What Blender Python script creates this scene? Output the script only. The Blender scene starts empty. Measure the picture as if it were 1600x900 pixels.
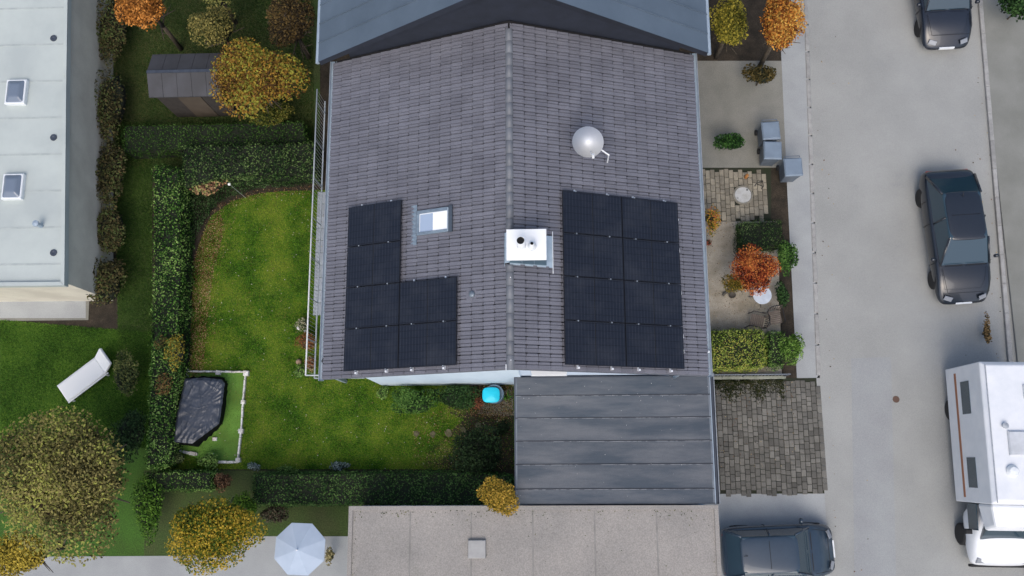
import bpy, bmesh, math, random
import numpy as np
from mathutils import Matrix, Vector
random.seed(7); rng = np.random.default_rng(7)
S = bpy.context.scene
COL = S.collection

# ------------------------------------------------------------------ camera, world, sun, exposure
FPX = 1381.16
CAMR = np.array([[0.9991562850621204, 0.012628034174114192, 0.03908005595902255],
                 [-0.004795987001534926, 0.9809207703081481, -0.19434876096016276],
                 [-0.04078868139011162, 0.19399735856698355, 0.9801537166891167]])
CAMP = np.array([0.9263, -2.2922, 29.581])
cd = bpy.data.cameras.new('camera'); cam = bpy.data.objects.new('camera', cd); COL.objects.link(cam)
cd.sensor_width = 36.0; cd.lens = FPX / 1600 * 36; cd.clip_end = 600; cd.clip_start = 0.5
M4 = Matrix([list(CAMR[i]) + [CAMP[i]] for i in range(3)] + [[0, 0, 0, 1]])
cam.matrix_world = M4
S.camera = cam
SUN_EL, SUN_AZ = math.radians(55), math.radians(185)      # azimuth clockwise from north (+Y)
w = bpy.data.worlds.new('World'); S.world = w; w.use_nodes = True
nt = w.node_tree; bg = nt.nodes['Background']
sky = nt.nodes.new('ShaderNodeTexSky'); sky.sky_type = 'NISHITA'; sky.sun_disc = False
sky.sun_elevation = SUN_EL; sky.sun_rotation = SUN_AZ; sky.dust_density = 4.0; sky.air_density = 1.0; sky.ozone_density = 1.0
nt.links.new(sky.outputs[0], bg.inputs[0]); bg.inputs[1].default_value = 0.15
ld = bpy.data.lights.new('sun', 'SUN'); ld.energy = .85; ld.angle = math.radians(48); ld.color = (1, .97, .93)
lo = bpy.data.objects.new('sun', ld); COL.objects.link(lo)
sd = Vector((math.sin(SUN_AZ) * math.cos(SUN_EL), math.cos(SUN_AZ) * math.cos(SUN_EL), math.sin(SUN_EL)))
lo.rotation_euler = sd.to_track_quat('Z', 'Y').to_euler()
S.view_settings.view_transform = 'Standard'; S.view_settings.look = 'None'
S.view_settings.exposure = 0.30; S.view_settings.gamma = 1.0

# ------------------------------------------------------------------ surveying helpers: a photograph pixel at a known height
def _ray(u, v): return CAMR @ np.array([(u - 800) / FPX, -(v - 450) / FPX, -1.0])
def G(u, v, z=0.0):
    d = _ray(u, v); t = (z - CAMP[2]) / d[2]; p = CAMP + t * d
    return float(p[0]), float(p[1])
def PY(u, v, y):
    d = _ray(u, v); t = (y - CAMP[1]) / d[1]; p = CAMP + t * d
    return float(p[0]), float(p[2])

# ------------------------------------------------------------------ tagging helpers
def tag(o, label=None, cat=None, group=None, kind=None):
    if label: o['label'] = label
    if cat: o['category'] = cat
    if group: o['group'] = group
    if kind: o['kind'] = kind
    return o
def thing(name, label, cat, loc=(0, 0, 0), rotz=0.0, group=None):
    o = bpy.data.objects.new(name, None); COL.objects.link(o)
    o.location = loc; o.rotation_euler = (0, 0, rotz); o.empty_display_size = .3
    return tag(o, label, cat, group)
def link(name, me, mat, parent=None, smooth=False):
    o = bpy.data.objects.new(name, me); COL.objects.link(o)
    if mat is not None and not me.materials: me.materials.append(mat)
    if smooth:
        me.polygons.foreach_set('use_smooth', [True] * len(me.polygons))
    if parent: o.parent = parent
    return o
def copy_tree(o, parent=None):
    c = o.copy(); COL.objects.link(c); c.parent = parent
    for ch in list(o.children): copy_tree(ch, c)
    return c

class MB:
    def __init__(s): s.v = []; s.f = []
    def add(s, vs, fs):
        n = len(s.v); s.v += [tuple(map(float, p)) for p in vs]; s.f += [tuple(i + n for i in f) for f in fs]; return s
    def box(s, x0, x1, y0, y1, z0, z1):
        return s.add([(x0, y0, z0), (x1, y0, z0), (x1, y1, z0), (x0, y1, z0), (x0, y0, z1), (x1, y0, z1), (x1, y1, z1), (x0, y1, z1)],
                     [(0, 3, 2, 1), (4, 5, 6, 7), (0, 1, 5, 4), (1, 2, 6, 5), (2, 3, 7, 6), (3, 0, 4, 7)])
    def cbox(s, x0, x1, y0, y1, z0, z1, c=.01):    # top chamfer
        return s.add([(x0, y0, z0), (x1, y0, z0), (x1, y1, z0), (x0, y1, z0), (x0, y0, z1 - c), (x1, y0, z1 - c), (x1, y1, z1 - c), (x0, y1, z1 - c),
                      (x0 + c, y0 + c, z1), (x1 - c, y0 + c, z1), (x1 - c, y1 - c, z1), (x0 + c, y1 - c, z1)],
                     [(0, 1, 5, 4), (1, 2, 6, 5), (2, 3, 7, 6), (3, 0, 4, 7), (4, 5, 9, 8), (5, 6, 10, 9), (6, 7, 11, 10), (7, 4, 8, 11), (8, 9, 10, 11)])
    def prism(s, poly, z0, z1):
        n = len(poly)
        return s.add([(p[0], p[1], z0) for p in poly] + [(p[0], p[1], z1) for p in poly],
                     [tuple(range(n, 2 * n)), tuple(reversed(range(n)))] + [(i, (i + 1) % n, n + (i + 1) % n, n + i) for i in range(n)])
    def tube(s, a, b, r, r2=None, n=8, cap=True):
        a = np.array(a, float); b = np.array(b, float); r2 = r if r2 is None else r2
        d = b - a; d /= (np.linalg.norm(d) + 1e-9)
        u = np.cross(d, [0, 0, 1.0]) if abs(d[2]) < .9 else np.cross(d, [1.0, 0, 0]); u /= np.linalg.norm(u); w_ = np.cross(d, u)
        vs = []
        for P, R_ in ((a, r), (b, r2)):
            for i in range(n):
                t = 2 * math.pi * i / n; vs.append(P + R_ * (math.cos(t) * u + math.sin(t) * w_))
        fs = [(i, (i + 1) % n, n + (i + 1) % n, n + i) for i in range(n)]
        if cap: fs += [tuple(reversed(range(n))), tuple(range(n, 2 * n))]
        return s.add(vs, fs)
    def path(s, pts, r, n=8):
        for a, b in zip(pts[:-1], pts[1:]): s.tube(a, b, r, n=n)
        return s
    def lathe(s, prof, n=24, cx=0, cy=0):
        vs = []; 
        for (r, z) in prof:
            for i in range(n):
                t = 2 * math.pi * i / n; vs.append((cx + r * math.cos(t), cy + r * math.sin(t), z))
        fs = []
        for k in range(len(prof) - 1):
            for i in range(n):
                j = (i + 1) % n; fs.append((k * n + i, k * n + j, (k + 1) * n + j, (k + 1) * n + i))
        if prof[0][0] > 1e-4: fs.append(tuple(reversed(range(n))))
        if prof[-1][0] > 1e-4: fs.append(tuple(range((len(prof) - 1) * n, len(prof) * n)))
        return s.add(vs, fs)
    def mesh(s, name='m'):
        me = bpy.data.meshes.new(name); me.from_pydata(s.v, [], s.f); me.update()
        bm = bmesh.new(); bm.from_mesh(me); bmesh.ops.recalc_face_normals(bm, faces=bm.faces); bm.to_mesh(me); bm.free()
        return me
    def build(s, name, mat, parent=None, smooth=False, bevel=0):
        o = link(name, s.mesh(name), mat, parent, smooth)
        if bevel:
            m = o.modifiers.new('bevel', 'BEVEL'); m.width = bevel; m.segments = 2; m.limit_method = 'ANGLE'
        return o

def np_mesh(name, verts, faces_n, mat, parent=None, quads=True):
    """verts (N*k,3) with every k verts one face"""
    k = faces_n; me = bpy.data.meshes.new(name); nv = len(verts); nf = nv // k
    me.vertices.add(nv); me.vertices.foreach_set('co', np.ascontiguousarray(verts, dtype=np.float32).ravel())
    me.loops.add(nv); me.loops.foreach_set('vertex_index', np.arange(nv, dtype=np.int32))
    me.polygons.add(nf); me.polygons.foreach_set('loop_start', np.arange(0, nv, k, dtype=np.int32))
    try: me.polygons.foreach_set('loop_total', np.full(nf, k, dtype=np.int32))
    except Exception: pass
    me.update(calc_edges=True); me.validate()
    return link(name, me, mat, parent)

# ------------------------------------------------------------------ materials
def nodes(name):
    m = bpy.data.materials.new(name); m.use_nodes = True; t = m.node_tree
    return m, t, t.nodes['Principled BSDF'], t.nodes.new, t.links.new
def surf(name, c1, c2=None, scale=3.0, rough=.8, bump=0.0, bscale=60.0, metal=0.0, fine=None, finescale=80, contrast=(.35, .65), spec=.5, coat=0.0, detail=5, stretch=None, blotch=None, tint=None):
    m, t, p, N, L = nodes(name)
    c2 = c2 or tuple(c * .8 for c in c1)
    geo = N('ShaderNodeNewGeometry'); src = geo.outputs['Position']
    if stretch:
        mp = N('ShaderNodeMapping'); mp.inputs['Scale'].default_value = stretch; L(src, mp.inputs['Vector']); src = mp.outputs[0]
    n1 = N('ShaderNodeTexNoise'); n1.inputs['Scale'].default_value = scale; n1.inputs['Detail'].default_value = detail; n1.inputs['Roughness'].default_value = .6
    L(src, n1.inputs['Vector'])
    mr = N('ShaderNodeMapRange'); mr.inputs[1].default_value = contrast[0]; mr.inputs[2].default_value = contrast[1]; L(n1.outputs['Fac'], mr.inputs[0])
    mx = N('ShaderNodeMix'); mx.data_type = 'RGBA'; mx.inputs[6].default_value = (*c1, 1); mx.inputs[7].default_value = (*c2, 1); L(mr.outputs[0], mx.inputs[0])
    out = mx.outputs[2]
    if blotch:      # (scale, threshold, colour, strength)
        nb = N('ShaderNodeTexNoise'); nb.inputs['Scale'].default_value = blotch[0]; nb.inputs['Detail'].default_value = 6; nb.inputs['Roughness'].default_value = .7
        L(geo.outputs['Position'], nb.inputs['Vector'])
        mb = N('ShaderNodeMapRange'); mb.inputs[1].default_value = blotch[1]; mb.inputs[2].default_value = blotch[1] + .08; mb.inputs[4].default_value = blotch[3]; L(nb.outputs['Fac'], mb.inputs[0])
        m2 = N('ShaderNodeMix'); m2.data_type = 'RGBA'; L(mb.outputs[0], m2.inputs[0]); L(out, m2.inputs[6]); m2.inputs[7].default_value = (*blotch[2], 1); out = m2.outputs[2]
    if fine:
        n2 = N('ShaderNodeTexNoise'); n2.inputs['Scale'].default_value = finescale; n2.inputs['Detail'].default_value = 3; L(geo.outputs['Position'], n2.inputs['Vector'])
        ms = N('ShaderNodeMapRange'); ms.inputs[1].default_value = .3; ms.inputs[2].default_value = .7; ms.inputs[3].default_value = 1 - fine; ms.inputs[4].default_value = 1 + fine; L(n2.outputs['Fac'], ms.inputs[0])
        vm = N('ShaderNodeVectorMath'); vm.operation = 'SCALE'; L(out, vm.inputs[0]); L(ms.outputs[0], vm.inputs['Scale']); out = vm.outputs[0]
    if tint:        # piece to piece variation: object random plus island random
        oi = N('ShaderNodeObjectInfo'); ad = N('ShaderNodeMath'); ad.operation = 'ADD'; L(oi.outputs['Random'], ad.inputs[0]); L(geo.outputs['Random Per Island'], ad.inputs[1])
        fr = N('ShaderNodeMath'); fr.operation = 'FRACT'; L(ad.outputs[0], fr.inputs[0])
        mt = N('ShaderNodeMapRange'); mt.inputs[3].default_value = 1 - tint; mt.inputs[4].default_value = 1 + tint; L(fr.outputs[0], mt.inputs[0])
        v2 = N('ShaderNodeVectorMath'); v2.operation = 'SCALE'; L(out, v2.inputs[0]); L(mt.outputs[0], v2.inputs['Scale']); out = v2.outputs[0]
    L(out, p.inputs['Base Color'])
    p.inputs['Roughness'].default_value = rough; p.inputs['Metallic'].default_value = metal
    p.inputs['Specular IOR Level'].default_value = spec; p.inputs['Coat Weight'].default_value = coat
    if bump:
        n3 = N('ShaderNodeTexNoise'); n3.inputs['Scale'].default_value = bscale; n3.inputs['Detail'].default_value = 4; L(geo.outputs['Position'], n3.inputs['Vector'])
        b = N('ShaderNodeBump'); b.inputs['Strength'].default_value = bump; b.inputs['Distance'].default_value = .02; L(n3.outputs['Fac'], b.inputs['Height']); L(b.outputs[0], p.inputs['Normal'])
    return m
def leafmat(name, cols, nscale=1.2, amt=.35, rough=.55, trans=.0):
    """colours picked per leaf, shifted by a slow noise so that whole clumps differ"""
    m, t, p, N, L = nodes(name)
    geo = N('ShaderNodeNewGeometry')
    n1 = N('ShaderNodeTexNoise'); n1.inputs['Scale'].default_value = nscale; n1.inputs['Detail'].default_value = 4; L(geo.outputs['Position'], n1.inputs['Vector'])
    mr = N('ShaderNodeMapRange'); mr.inputs[1].default_value = .3; mr.inputs[2].default_value = .7; mr.inputs[3].default_value = -amt; mr.inputs[4].default_value = amt; L(n1.outputs['Fac'], mr.inputs[0])
    ad = N('ShaderNodeMath'); ad.operation = 'ADD'; ad.use_clamp = True; L(geo.outputs['Random Per Island'], ad.inputs[0]); L(mr.outputs[0], ad.inputs[1])
    cols = [tuple(k * .5 for k in cols[0])] + list(cols) + [tuple(min(1, k * 1.35) for k in cols[-1])]  # ramp ends stretched: leaf highlights and dark gaps put into the colour
    cr = N('ShaderNodeValToRGB'); e = cr.color_ramp.elements
    while len(e) < len(cols): e.new(.5)
    for i, c in enumerate(cols): e[i].position = i / (len(cols) - 1); e[i].color = (*c, 1)
    L(ad.outputs[0], cr.inputs[0]); L(cr.outputs[0], p.inputs['Base Color'])
    p.inputs['Roughness'].default_value = .7; p.inputs['Specular IOR Level'].default_value = .12
    return m
def plain(name, c, rough=.5, metal=0, coat=0, spec=.5):
    m, t, p, N, L = nodes(name); p.inputs['Base Color'].default_value = (*c, 1); p.inputs['Roughness'].default_value = rough
    p.inputs['Metallic'].default_value = metal; p.inputs['Coat Weight'].default_value = coat; p.inputs['Specular IOR Level'].default_value = spec
    return m

T = {}
T['tile'] = surf('roof_tile_clay', (.160, .164, .192), (.130, .133, .158), 1.3, rough=.6, fine=.16, finescale=45, tint=.09, bump=.15, bscale=120, blotch=(26, .73, (.27, .28, .28), .45))
T['ridge'] = surf('ridge_clay', (.132, .146, .168), (.108, .118, .138), 2.0, rough=.5, fine=.1, tint=.06)
T['underlay'] = surf('roof_underlay', (.012, .012, .014), rough=.9)
T['wall'] = surf('sky_tinted_white_render', (.64, .76, .85), (.54, .66, .76), 1.0, rough=.9, fine=.05, bump=.2, bscale=150, stretch=(1, 1, .3))  # white wall, blue sky light tinted into its colour
T['wall2'] = surf('less_lit_render', (.58, .68, .80), (.52, .62, .74), 1.0, rough=.9, fine=.04)  # less lit half of the gable, dimmer tone put into the colour
T['zinc'] = surf('zinc_gutter', (.36, .44, .51), (.28, .35, .42), 4, rough=.5, metal=.1, fine=.1, stretch=(3, .6, 1))
T['zincdark'] = surf('dark_gutter', (.07, .085, .11), (.05, .06, .08), 4, rough=.5, metal=.3, stretch=(3, .6, 1))
T['whitemetal'] = surf('white_coated_metal', (.80, .83, .84), (.68, .72, .74), 6, rough=.4, fine=.03)
T['flash'] = surf('lead_flashing', (.24, .31, .37), (.17, .22, .27), 6, rough=.5, metal=.2, fine=.12)
T['slate'] = surf('blue_chimney_cladding', (.085, .15, .20), (.06, .11, .15), 5, rough=.5, fine=.1)
T['black'] = plain('flat_black', (.004, .004, .004), .9)  # flat black for flue holes, panel gaps and small fittings
T['rail'] = surf('galvanised_rail', (.5, .53, .55), (.38, .41, .44), 12, rough=.4, metal=.5)
T['alu'] = plain('bright_aluminium', (.80, .82, .84), .35, .15)
T['skyframe'] = surf('roof_window_frame', (.18, .22, .26), (.14, .175, .21), 8, rough=.4, metal=.2)
T['felt'] = surf('bitumen_felt', (.040, .056, .076), (.105, .115, .130), 1.25, rough=.62, fine=.14, finescale=70, contrast=(.36, .66), stretch=(.38, 2.0, 1), tint=.08, blotch=(11, .70, (.30, .32, .33), .75), bump=.25, bscale=90)
T['felt_edge'] = surf('bitumen_felt_weathered', (.17, .2, .23), (.10, .12, .15), 2.2, rough=.6, fine=.12, stretch=(1, 1, 1))
T['soil'] = surf('garden_soil', (.045, .034, .022), (.02, .016, .010), 3, rough=.95, fine=.5, finescale=40, bump=.6, bscale=40)
T['lawn'] = surf('lawn_soil_and_turf', (.045, .12, .008), (.08, .115, .014), 1.3, rough=.95, fine=.45, finescale=35, bump=.5, bscale=50, blotch=(1.7, .60, (.085, .075, .02), .5))
T['lawn2'] = surf('lawn_rough', (.04, .075, .014), (.055, .07, .02), .8, rough=.95, fine=.4, finescale=25, bump=.5, bscale=40)
T['lawn3'] = surf('lawn_bright', (.045, .12, .012), (.04, .085, .010), .8, rough=.95, fine=.35, finescale=25, bump=.5, bscale=40)
T['turf'] = surf('artificial_turf', (.16, .34, .05), (.095, .20, .03), 1.0, rough=.9, fine=.3, finescale=90, bump=.4, bscale=150)
T['gravel'] = surf('beige_gravel', (.42, .38, .31), (.28, .25, .19), 2.2, rough=.95, fine=.28, finescale=50, bump=.5, bscale=60)
T['asphalt'] = surf('pale_asphalt', (.335, .342, .328), (.288, .295, .283), .45, rough=.9, fine=.16, finescale=60, bump=.25, bscale=90, blotch=(.9, .62, (.27, .28, .28), .4))
T['patch'] = surf('asphalt_repair', (.31, .325, .325), (.28, .29, .295), .9, rough=.9, fine=.14, finescale=60, bump=.25, bscale=90)
T['pave_grey'] = surf('driveway_paver', (.155, .150, .132), (.11, .106, .092), 1.8, rough=.9, fine=.25, finescale=60, tint=.3, bump=.3, bscale=90)
T['pave_beige'] = surf('entrance_paver', (.30, .27, .205), (.20, .18, .14), 2.5, rough=.9, fine=.25, finescale=60, tint=.25, bump=.3, bscale=90)
T['joint'] = surf('mossy_joint', (.03, .03, .02), (.02, .028, .012), 4, rough=.95, fine=.4)
T['pave_far'] = surf('path_concrete', (.25, .245, .215), (.19, .19, .165), .9, rough=.9, fine=.15, finescale=30)
T['slab'] = surf('pale_slab', (.38, .40, .40), (.32, .335, .34), .9, rough=.85, fine=.1, finescale=40, tint=.08)
T['concrete'] = surf('concrete_coping', (.30, .31, .26), (.2, .22, .17), 3, rough=.9, fine=.2, finescale=50)
T['stone'] = surf('pale_edging_stone', (.78, .79, .77), (.56, .53, .46), 7, rough=.85, fine=.25, finescale=40, tint=.15)
T['tarp'] = surf('black_tarpaulin', (.034, .042, .058), (.05, .06, .08), 3, rough=.36, spec=.7, fine=.2, finescale=60)
T['bark'] = surf('bark', (.10, .08, .055), (.05, .04, .03), 12, rough=.95)
T['cyan'] = plain('cyan_plastic', (.012, .62, .82), .45)
T['barrel'] = surf('blue_grey_plastic', (.16, .23, .3), (.12, .18, .24), 5, rough=.45)
T['rubber'] = plain('rubber', (.015, .015, .016), .8)
T['rim'] = plain('wheel_rim', (.35, .36, .38), .35, .8)
T['glass'] = plain('car_glass', (.022, .050, .072), .06, 0, 0, .9)
T['lamp'] = plain('lamp_lens', (.25, .27, .3), .15)
T['tail'] = plain('tail_lens', (.4, .02, .015), .2)
T['chair'] = surf('dark_wicker', (.15, .12, .10), (.09, .075, .06), 8, rough=.8)
T['tabletop'] = surf('pale_table_metal', (.55, .60, .66), (.44, .5, .57), 6, rough=.5)
T['darkmetal'] = plain('dark_metal', (.02, .022, .025), .5, .5)
T['whiteroof'] = surf('pale_roof_membrane', (.49, .54, .51), (.41, .455, .44), .6, rough=.75, fine=.05, blotch=(.7, .66, (.33, .38, .4), .4))
T['beigeroof'] = surf('gravelled_flat_roof', (.315, .295, .27), (.255, .243, .225), .7, rough=.9, fine=.2, finescale=30, bump=.4, bscale=50, blotch=(1.0, .64, (.2, .2, .17), .4))
T['shed'] = surf('dark_felt_shed', (.055, .057, .065), (.04, .041, .045), 1.5, rough=.7, fine=.12)
T['wood'] = surf('weathered_wood', (.16, .12, .08), (.1, .075, .05), 5, rough=.85, stretch=(1, 6, 1))
T['nroof'] = surf('blue_grey_metal_roof', (.115, .155, .20), (.095, .13, .17), .8, rough=.5, fine=.06, metal=.1, tint=.05)
T['nwall'] = surf('dark_slate_cladding', (.019, .024, .038), (.014, .018, .028), 3, rough=.7, fine=.2, tint=.2)
T['curb'] = surf('granite_kerb', (.36, .36, .35), (.27, .27, .26), 4, rough=.85, fine=.2, tint=.1)
T['verge'] = surf('sidewalk_concrete', (.235, .24, .22), (.19, .195, .175), .8, rough=.9, fine=.15, tint=.06)

# ------------------------------------------------------------------ foliage helpers
def rand_unit(n):
    v = rng.normal(size=(n, 3)); return v / np.linalg.norm(v, axis=1, keepdims=True)
def leaves(pts, nrm, size, mat, name='foliage', parent=None, tilt=.55, asp=.6, kind=None):
    n = len(pts); nn = nrm + tilt * rand_unit(n); nn /= np.linalg.norm(nn, axis=1, keepdims=True)
    a = np.cross(nn, rand_unit(n)); a /= (np.linalg.norm(a, axis=1, keepdims=True) + 1e-9); b = np.cross(nn, a)
    s = size * rng.uniform(.6, 1.35, size=(n, 1)); 
    A = a * s * .5; B = b * s * .5 * asp
    V = np.stack([pts - A, pts + B * .9 + nn * s * .06, pts + A, pts - B * .9 + nn * s * .06], axis=1).reshape(-1, 3)
    o = np_mesh(name, V, 4, mat, parent)
    if kind: o['kind'] = kind
    return o
def blob_pts(c, r, n, lumps=7, squash=1.0, zmin=None, lumpr=.5):
    """points and outward directions on a lumpy crown: overlapping sub-crowns of uneven size"""
    c = np.array(c, float); r = np.array(r, float); P = []; Nn = []
    cs = []
    for i in range(lumps):
        d = rand_unit(1)[0]; d[2] = abs(d[2]) * .7; k = rng.uniform(.25, .68)
        cs.append((d * k, rng.uniform(lumpr * .7, lumpr * 1.15)))
    cs.append((np.zeros(3), .62))
    wts = np.array([x[1] ** 2 for x in cs]); wts /= wts.sum()
    for (cc, rr), wt in zip(cs, wts):
        m = max(8, int(n * wt)); d = rand_unit(m); d[:, 2] = np.where(rng.random(m) < .75, np.abs(d[:, 2]), d[:, 2])
        rad = rr * rng.uniform(.55, 1.08, size=(m, 1)) ** .6
        P.append(cc + d * rad); Nn.append(d)
    P = np.concatenate(P); Nn = np.concatenate(Nn)
    P = c + P * r
    if zmin is not None: P[:, 2] = np.maximum(P[:, 2], zmin + rng.uniform(0, .05, len(P)))
    Nn = Nn * .55; Nn[:, 2] += .75
    return P, Nn
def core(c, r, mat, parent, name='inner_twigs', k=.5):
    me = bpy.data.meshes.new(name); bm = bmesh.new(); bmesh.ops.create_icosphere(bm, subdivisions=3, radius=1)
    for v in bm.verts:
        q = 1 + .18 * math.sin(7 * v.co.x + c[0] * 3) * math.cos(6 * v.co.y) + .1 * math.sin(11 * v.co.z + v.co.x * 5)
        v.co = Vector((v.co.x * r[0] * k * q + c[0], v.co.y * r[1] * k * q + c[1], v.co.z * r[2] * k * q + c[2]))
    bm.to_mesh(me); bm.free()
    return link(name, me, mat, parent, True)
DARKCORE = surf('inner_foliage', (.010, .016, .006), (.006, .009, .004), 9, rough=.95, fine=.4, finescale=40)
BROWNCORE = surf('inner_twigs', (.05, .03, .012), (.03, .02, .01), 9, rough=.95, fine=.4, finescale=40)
def bush(name, label, cat, px, z, r, n, size, mat, group=None, corem=None, lumps=7, at=None):
    """z = height of crown centre; r = radii"""
    x, y = at if at else G(px[0], px[1], z)
    t = thing(name, label, cat, (x, y, 0), 0, group)
    P, Nn = blob_pts((0, 0, z), r, int(n * .7), lumps, zmin=.02)
    leaves(P, Nn, size * 1.25, mat, 'foliage', t, tilt=.8)
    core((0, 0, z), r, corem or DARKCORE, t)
    mb = MB(); mb.tube((0, 0, 0), (.03, .02, max(.1, z)), .03, .02, 6); mb.build('stem', T['bark'], t)
    return t
def tree(name, label, cat, px, z, r, n, size, mat, group=None, corem=None, lumps=10, trunk=.09, k=.55, at=None, lumpr=.45):
    x, y = at if at else G(px[0], px[1], z)
    t = thing(name, label, cat, (x, y, 0), 0, group)
    P, Nn = blob_pts((0, 0, z), r, n, lumps, zmin=.3, lumpr=lumpr)
    leaves(P, Nn, size, mat, 'crown', t, tilt=.7)
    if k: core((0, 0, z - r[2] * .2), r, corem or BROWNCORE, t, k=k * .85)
    mb = MB(); mb.tube((0, 0, 0), (.04, .03, z * .55), trunk, trunk * .75, 9); mb.tube((.04, .03, z * .55), (.0, .05, z + r[2] * .5), trunk * .75, trunk * .25, 8)
    for i in range(11):
        a = i * 2.4 + .3; h = z * rng.uniform(.5, 1.0); e = rng.uniform(.55, .9)
        mb.tube((.03, .03, h), (math.cos(a) * r[0] * e, math.sin(a) * r[1] * e, h + r[2] * rng.uniform(.15, .5)), trunk * .4, trunk * .1, 6)
        a2 = a + rng.uniform(-.5, .5)
        mb.tube((math.cos(a) * r[0] * e * .5, math.sin(a) * r[1] * e * .5, h + r[2] * .12), (math.cos(a2) * r[0] * e * .95, math.sin(a2) * r[1] * e * .95, h + r[2] * .45), trunk * .2, trunk * .06, 5)
    mb.build('trunk', T['bark'], t, True)
    return t
def hedge(name, label, poly_bottom, h, mat, dens=520, size=.055, group=None, inset=.0, cat='hedge', bulge=.07, topmul=1.0, corem=None):
    """clipped hedge: lumpy top and side surfaces of leaves over a solid twiggy core"""
    pb = [np.array(p, float) for p in poly_bottom]; cen = sum(pb) / len(pb)
    t = thing(name, label, cat, (float(cen[0]), float(cen[1]), 0), 0, group)
    q = [p - cen for p in pb]; n = len(q)
    area = .5 * abs(sum(q[i][0] * q[(i + 1) % n][1] - q[(i + 1) % n][0] * q[i][1] for i in range(n)))
    sgn = 1 if sum(q[i][0] * q[(i + 1) % n][1] - q[(i + 1) % n][0] * q[i][1] for i in range(n)) > 0 else -1
    xs = [a[0] for a in q]; ys = [a[1] for a in q]
    m = int(dens * topmul * (max(xs) - min(xs)) * (max(ys) - min(ys)) * 1.15)
    X = rng.uniform(min(xs) - bulge, max(xs) + bulge, m); Y = rng.uniform(min(ys) - bulge, max(ys) + bulge, m)
    ins = np.zeros(m, bool)
    j = n - 1
    for i in range(n):
        c = ((q[i][1] > Y) != (q[j][1] > Y)) & (X < (q[j][0] - q[i][0]) * (Y - q[i][1]) / (q[j][1] - q[i][1] + 1e-12) + q[i][0]); ins ^= c; j = i
    X, Y = X[ins], Y[ins]
    def lump(x, y): return .06 * np.sin(x * 5.1 + y * 1.7) * np.cos(y * 4.3 - x) + .04 * np.sin(x * 11 + 1) * np.sin(y * 13) 
    Z = h + lump(X, Y) + rng.uniform(-.10, .05, len(X)); P = [np.stack([X, Y, Z], 1)]; Nn = [np.tile([0, 0, 1.0], (len(X), 1))]
    for i in range(n):
        a, b = q[i], q[(i + 1) % n]; L_ = np.linalg.norm(b - a); mm = int(dens * L_ * h * .8)
        s = rng.random(mm); zz = h * rng.random(mm) ** .75; d = (b - a) / L_; nr = np.array([d[1], -d[0]]) * sgn
        off = rng.uniform(-.06, bulge, mm) + .05 * np.sin(s * L_ * 6) * np.sin(zz * 7)
        xy = a + np.outer(s, b - a) + np.outer(off, nr)
        P.append(np.column_stack([xy, zz])); Nn.append(np.tile([nr[0], nr[1], .45], (mm, 1)))
    leaves(np.concatenate(P), np.concatenate(Nn), size, mat, 'foliage', t, tilt=.7)
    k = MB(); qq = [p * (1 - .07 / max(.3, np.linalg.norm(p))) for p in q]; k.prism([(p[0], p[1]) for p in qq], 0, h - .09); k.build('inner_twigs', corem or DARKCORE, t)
    return t
def sheet(name, poly, z, mat, kind='structure', parent=None):
    me = bpy.data.meshes.new(name); n = len(poly); me.from_pydata([(p[0], p[1], z) for p in poly], [], [tuple(range(n))]); me.update()
    if me.polygons[0].normal.z < 0: me.flip_normals()
    o = link(name, me, mat, parent); o['kind'] = kind; return o
def GP(pts, z=0.0): return [G(u, v, z) for u, v in pts]
def inside(X, Y, q):
    ins = np.zeros(len(X), bool); j = len(q) - 1
    for i in range(len(q)):
        ins ^= ((q[i][1] > Y) != (q[j][1] > Y)) & (X < (q[j][0] - q[i][0]) * (Y - q[i][1]) / (q[j][1] - q[i][1] + 1e-12) + q[i][0]); j = i
    return ins
def scatter(poly, n):
    xs = [p[0] for p in poly]; ys = [p[1] for p in poly]
    X = rng.uniform(min(xs), max(xs), n); Y = rng.uniform(min(ys), max(ys), n); k = inside(X, Y, poly); return X[k], Y[k]

# ================================================================== THE GROUND
sheet('ground', [(-250, -250), (250, -250), (250, 250), (-250, 250)], -.012, T['soil'])
lawn_poly = GP([(297, 470), (300, 425), (312, 380), (330, 338), (362, 315), (402, 303), (440, 299), (530, 296)]) + [(-4.6, 7.2), (-4.6, .3), (-.1, .3), (-.1, -2.5)] + GP([(700, 733), (385, 733), (250, 733), (250, 600), (292, 580), (296, 540)])
sheet('lawn', lawn_poly, .0, T['lawn'])
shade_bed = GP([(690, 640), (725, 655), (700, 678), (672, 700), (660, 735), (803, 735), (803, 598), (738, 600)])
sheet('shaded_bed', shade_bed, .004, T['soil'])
sheet('road', [(9.78, -60), (15.95, -60), (16.75, 60), (12.4, 60), (10.55, 18), (9.86, .5), (9.78, .4)], .004, T['asphalt'])
sheet('asphalt_patch', GP([(1330, 560), (1392, 558), (1400, 900), (1335, 900)]), .008, T['patch'])
gx0 = 6.0
sheet('driveway_bed', [(5.7, .42), (9.78, .42), (9.9, -3.3), (5.7, -3.3)], .0, T['joint'])
sheet('entrance_bed', GP([(1080, 262), (1205, 262), (1205, 346), (1080, 346)]), .0, T['joint'])
sheet('gravel_yard', GP([(1080, 346), (1215, 346), (1222, 600), (1080, 600)]), .0, T['gravel'])
sheet('north_forecourt', GP([(1080, 95), (1262, 95), (1262, 262), (1080, 262)]), .0, T['pave_far'])
sheet('pale_forecourt', [(5.7, -3.3), (9.85, -3.3), (9.6, -14), (5.7, -14)], -.004, T['slab'])
sheet('west_lawn', GP([(178, 190), (238, 190), (238, 590), (186, 590)]), -.004, T['lawn2'])
sheet('northwest_lawn', GP([(150, -200), (500, -200), (500, 262), (170, 262)]), -.006, T['lawn2'])
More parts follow.
